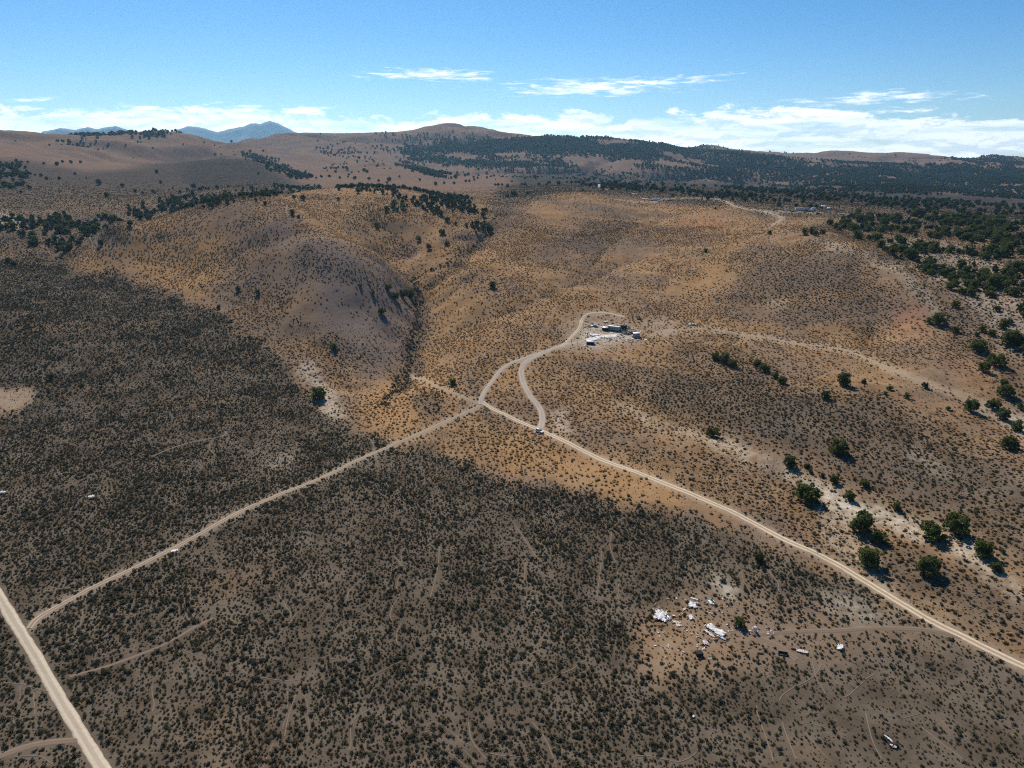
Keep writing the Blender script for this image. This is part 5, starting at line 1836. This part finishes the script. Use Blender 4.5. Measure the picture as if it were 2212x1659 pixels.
for k in range(80):
    a, b2 = bit.normal(0, .5), bit.normal(0, .5)
    v = C(900 + 780 * bit.uniform(-1, 1), 780 + 620 * bit.uniform(-1, 1)) if k < 66 else D(1330 + 110 * bit.uniform(-1, 1), 700 + 30 * bit.uniform(-1, 1))
    sheet('scrap_fragment', v, bit.uniform(0, 6.28), bit.uniform(.3, .8), bit.uniform(.3, .9), (M_SHEET, M_SHEET, M_PINK, M_CREAM)[int(bit.integers(0, 4))],
          'small pale scrap fragment strewn in the dump clearing', 100 + k, .12, n=4, group='scrap fragments of the dump', ragged=.3)

# --- wrecked camp on the slope
def K(zx, zy):
    return (1194.5 + zx * .16, 645.9 + zy * .16)


trailer(K(825, 425), R(-32), 'wrecked grey-green travel trailer with white roof in the middle of the hillside camp', M_GREYG, M_WHITE, 9.2, 2.5, 2.7, 4)
shed('dark_shed', K(705, 420), R(-25), 'low dark shed with a white roof edge left of the wrecked trailer', M_DARK, M_WHITE, 4.0, 3.0, 2.0, .3)
shed('white_shed', K(1125, 512), R(-8), 'grey boxy shed with a white roof at the right of the wrecked camp', M_GREY, M_WHITE, 4.6, 3.6, 2.8, .15, False)
old_car('car_wreck', K(560, 372), R(178), 'pale blue stripped car at the upper left of the wrecked camp', M_BLUE, 5.0)
old_car('car_wreck', K(1880, 352), R(175), 'old white car parked alone in the grass right of the camp', M_WHITE, 5.2)
heap('wreck_pile', K(945, 400), 'dark tangled wreckage at the right end of the wrecked trailer', 5.2, 80, [M_DARK, M_CHAR, M_GREY, M_WOOD, M_DARK, M_SHEET], 41, 4.4, long=(1.6, 5.0))
heap('wreck_pile', K(1010, 455), 'dark scattered wreckage between the trailer and the grey shed', 7.0, 70, [M_DARK, M_CHAR, M_SHEET, M_WOOD], 42, 1.8)
heap('burnt_pile', K(1172, 268), 'black burnt pile lying alone above the grey shed', 2.4, 12, [M_CHAR, M_BLACK], 43, .8)
lean = shed('lean_to', K(505, 606), R(-10), 'collapsed black lean-to at the lower left of the camp drive', M_DARK, M_SHEET, 5.4, 2.6, 1.7, .4, True, tilt=(R(5), R(4)))
sheet('white_rubble_strip', K(720, 505), R(14), 20, 7.0, M_SHEET, 'long strip of white rubble sheeting through the middle of the wrecked camp', 51, .25, n=14, ragged=.5)
sheet('white_rubble_strip', K(540, 545), R(18), 13, 6.0, M_SHEET, 'white rubble sheeting at the left end of the strip above the black lean-to', 52, .3, n=10, ragged=.5)
sheet('white_sheet', K(560, 490), R(8), 8, 5.0, M_SHEET, 'white crumpled sheets above the rubble strip', 53, .4, n=9, ragged=.55)
sheet('white_sheet', K(712, 312), R(-150), 4.6, 2.2, M_SHEET, 'white sheets piled behind the left end of the wrecked trailer', 54, .4, ragged=.5)
sheet('white_sheet', K(445, 362), R(10), 3.2, 1.4, M_SHEET, 'white scrap at the far left of the wrecked camp', 55, .3, ragged=.5)
sheet('white_sheet', K(1258, 548), R(5), 2.9, 1.4, M_SHEET, 'white panel lying right of the grey shed', 56, .08, ragged=.1)
sheet('white_sheet', K(535, 692), R(20), 2.2, 1.2, M_SHEET, 'white scrap lying below the black lean-to', 57, .25)
sheet('white_sheet', K(430, 636), R(0), 2.4, 1.0, M_SHEET, 'white scrap just left of the black lean-to', 58, .2)
sheet('white_sheet', K(900, 470), R(0), 3.2, 1.6, M_SHEET, 'white scrap under the right end of the wrecked trailer', 59, .3)
for k, (zx, zy, h_, lb) in enumerate(((250, 598, 2.7, 'leftmost tall gate post beside the camp drive'), (327, 622, 2.6, 'right tall gate post beside the camp drive'), (268, 648, 1.3, 'short post below the tall gate posts of the camp drive'))):
    o = root('gate_post', K(zx, zy), 0, lb, 'post', sink=.2, tilt=(R(2), R(-3 + 3 * k)))
    MB().box(-.14, .14, -.14, .14, 0, h_ + .2).build('upright', M_WOOD, o, .02)
    MB().box(-.18, .18, -.18, .18, h_ + .202, h_ + .26).build('cap', M_DARK, o)
for k in range(90):
    a = bit.uniform(0, 1)
    v = K(420 + 780 * bit.uniform(0, 1), 300 + 290 * bit.uniform(0, 1))
    if abs(v[0] - 1326) < 13 and abs(v[1] - 708) < 7:
        continue
    sheet('scrap_piece', v, bit.uniform(0, 6.28), bit.uniform(.7, 2.4), bit.uniform(.6, 2.0), (M_SHEET, M_DARK, M_SHEET, M_CHAR, M_WOOD)[int(bit.integers(0, 5))],
          'small piece of litter strewn around the wrecked camp', 160 + k, .3, n=4, group='litter of the wrecked camp', ragged=.3)

# --- the two far camps
def E2(zx, zy):
    return (1274 + zx * .096, 389.3 + zy * .096)


def E3(zx, zy):
    return (1636.9 + zx * .08, 442.4 + zy * .08)


pn = root('standing_panel', E2(208, 182), R(-6), 'tall white screen standing up on the plateau edge', 'screen')
MB().box(-2.1, 2.1, -.04, .04, .5, 6.4).build('screen', M_CLOTH, pn)
MB().bar((-1.7, .25, -.3), (-1.7, .25, 5.8), .16).build('post', M_WOOD, pn)
MB().bar((1.7, .25, -.3), (1.7, .25, 5.8), .16).build('post', M_WOOD, pn)
sheet('white_roofing', E2(385, 214), R(-4), 9, 5, M_CREAM, 'pale flat sheets on the plateau right of the standing panel', 61, .2, ragged=.3)
sheet('white_roofing', E2(765, 97), R(-10), 8, 6, M_CREAM, 'pale flat sheet farthest back on the plateau', 62, .3, ragged=.3)
sheet('white_roofing', E2(1005, 302), R(-4), 9, 4, M_CREAM, 'pale strip on the plateau left of the far white trailer', 63, .2, ragged=.3)
trailer(E2(1500, 462), R(-4), 'white travel trailer in the left one of the two far camps', M_WHITE, M_WHITE, 11.0, 2.6, 2.8, 4)
old_car('truck', E2(1800, 462), R(5), 'dark old pickup right of the trailer in the left far camp', M_DARK, 6.5, True)
old_car('truck', E2(1788, 400), R(70), 'dark truck behind the left far camp', M_RUST, 6.0, True)
heap('junk_pile', E2(1380, 455), 'junk pile left of the trailer in the left far camp', 4.0, 16, [M_SHEET, M_WOOD, M_GREY], 71, 1.2)
heap('junk_pile', E2(1650, 452), 'junk pile right of the trailer in the left far camp', 4.0, 16, [M_DARK, M_WOOD, M_SHEET], 72, 1.2)
sheet('white_roofing', E2(1240, 425), R(4), 12, 4, M_CREAM, 'pale spoil strip left of the left far camp', 64, .5, ragged=.5)
trailer(E3(1122, 152), R(-4), 'long white trailer with dark windows in the right far camp', M_LILAC, M_WHITE, 10.5, 2.6, 2.9, 4)
trailer(E3(1318, 150), R(-2), 'grey trailer right behind the long white one in the right far camp', M_GREY, M_GREY, 7.0, 2.4, 2.3, 3)
trailer(E3(788, 165), R(-14), 'small white camper at the left end of the right far camp', M_WHITE, M_WHITE, 5.4, 2.3, 1.9, 2)
old_car('truck', E3(932, 195), R(12), 'dark pickup between the camper and the long trailer', M_DARK, 6.0, True)
trailer(E3(1432, 182), R(-10), 'white camper with dark front in the right far camp', M_WHITE, M_WHITE, 5.6, 2.5, 2.5, 2)
trailer(E3(1510, 138), R(-4), 'white camper farther back in the right far camp', M_WHITE, M_WHITE, 5.0, 2.4, 2.4, 2)
suv(E3(1640, 190), R(160), 'white car parked at the right of the far campers', 1.15)
old_car('car_wreck', E3(1622, 246), R(178), 'dark car parked nearest in the right far camp', M_BLACK, 5.6)


def hoop(v, yaw, label, L=5.0, rad=2.3):
    o = root('hoop_tent', v, yaw, label, 'tent')
    ang = np.linspace(0, math.pi, 13)
    out_ = [[(x, rad * math.cos(t), rad * 1.05 * math.sin(t)) for t in ang] + [(x, (rad - .06) * math.cos(t), (rad - .06) * 1.05 * math.sin(t)) for t in ang[::-1]] for x in np.linspace(-L / 2, L / 2, 5)]
    MB().loft(out_).build('cover', M_WHITE, o)
    MB().loft([[(L / 2 + d_, (rad - .08) * math.cos(t), (rad - .08) * 1.05 * math.sin(t)) for t in ang] for d_ in (-.12, -.06)]).build('end_panel', M_GREY, o)
    return o


hoop(E3(1772, 72), R(-22), 'left one of two pale hoop tents behind the right far camp', 6.0, 2.4)
hoop(E3(1915, 120), R(-28), 'right one of two pale hoop tents behind the right far camp', 4.6, 2.2)
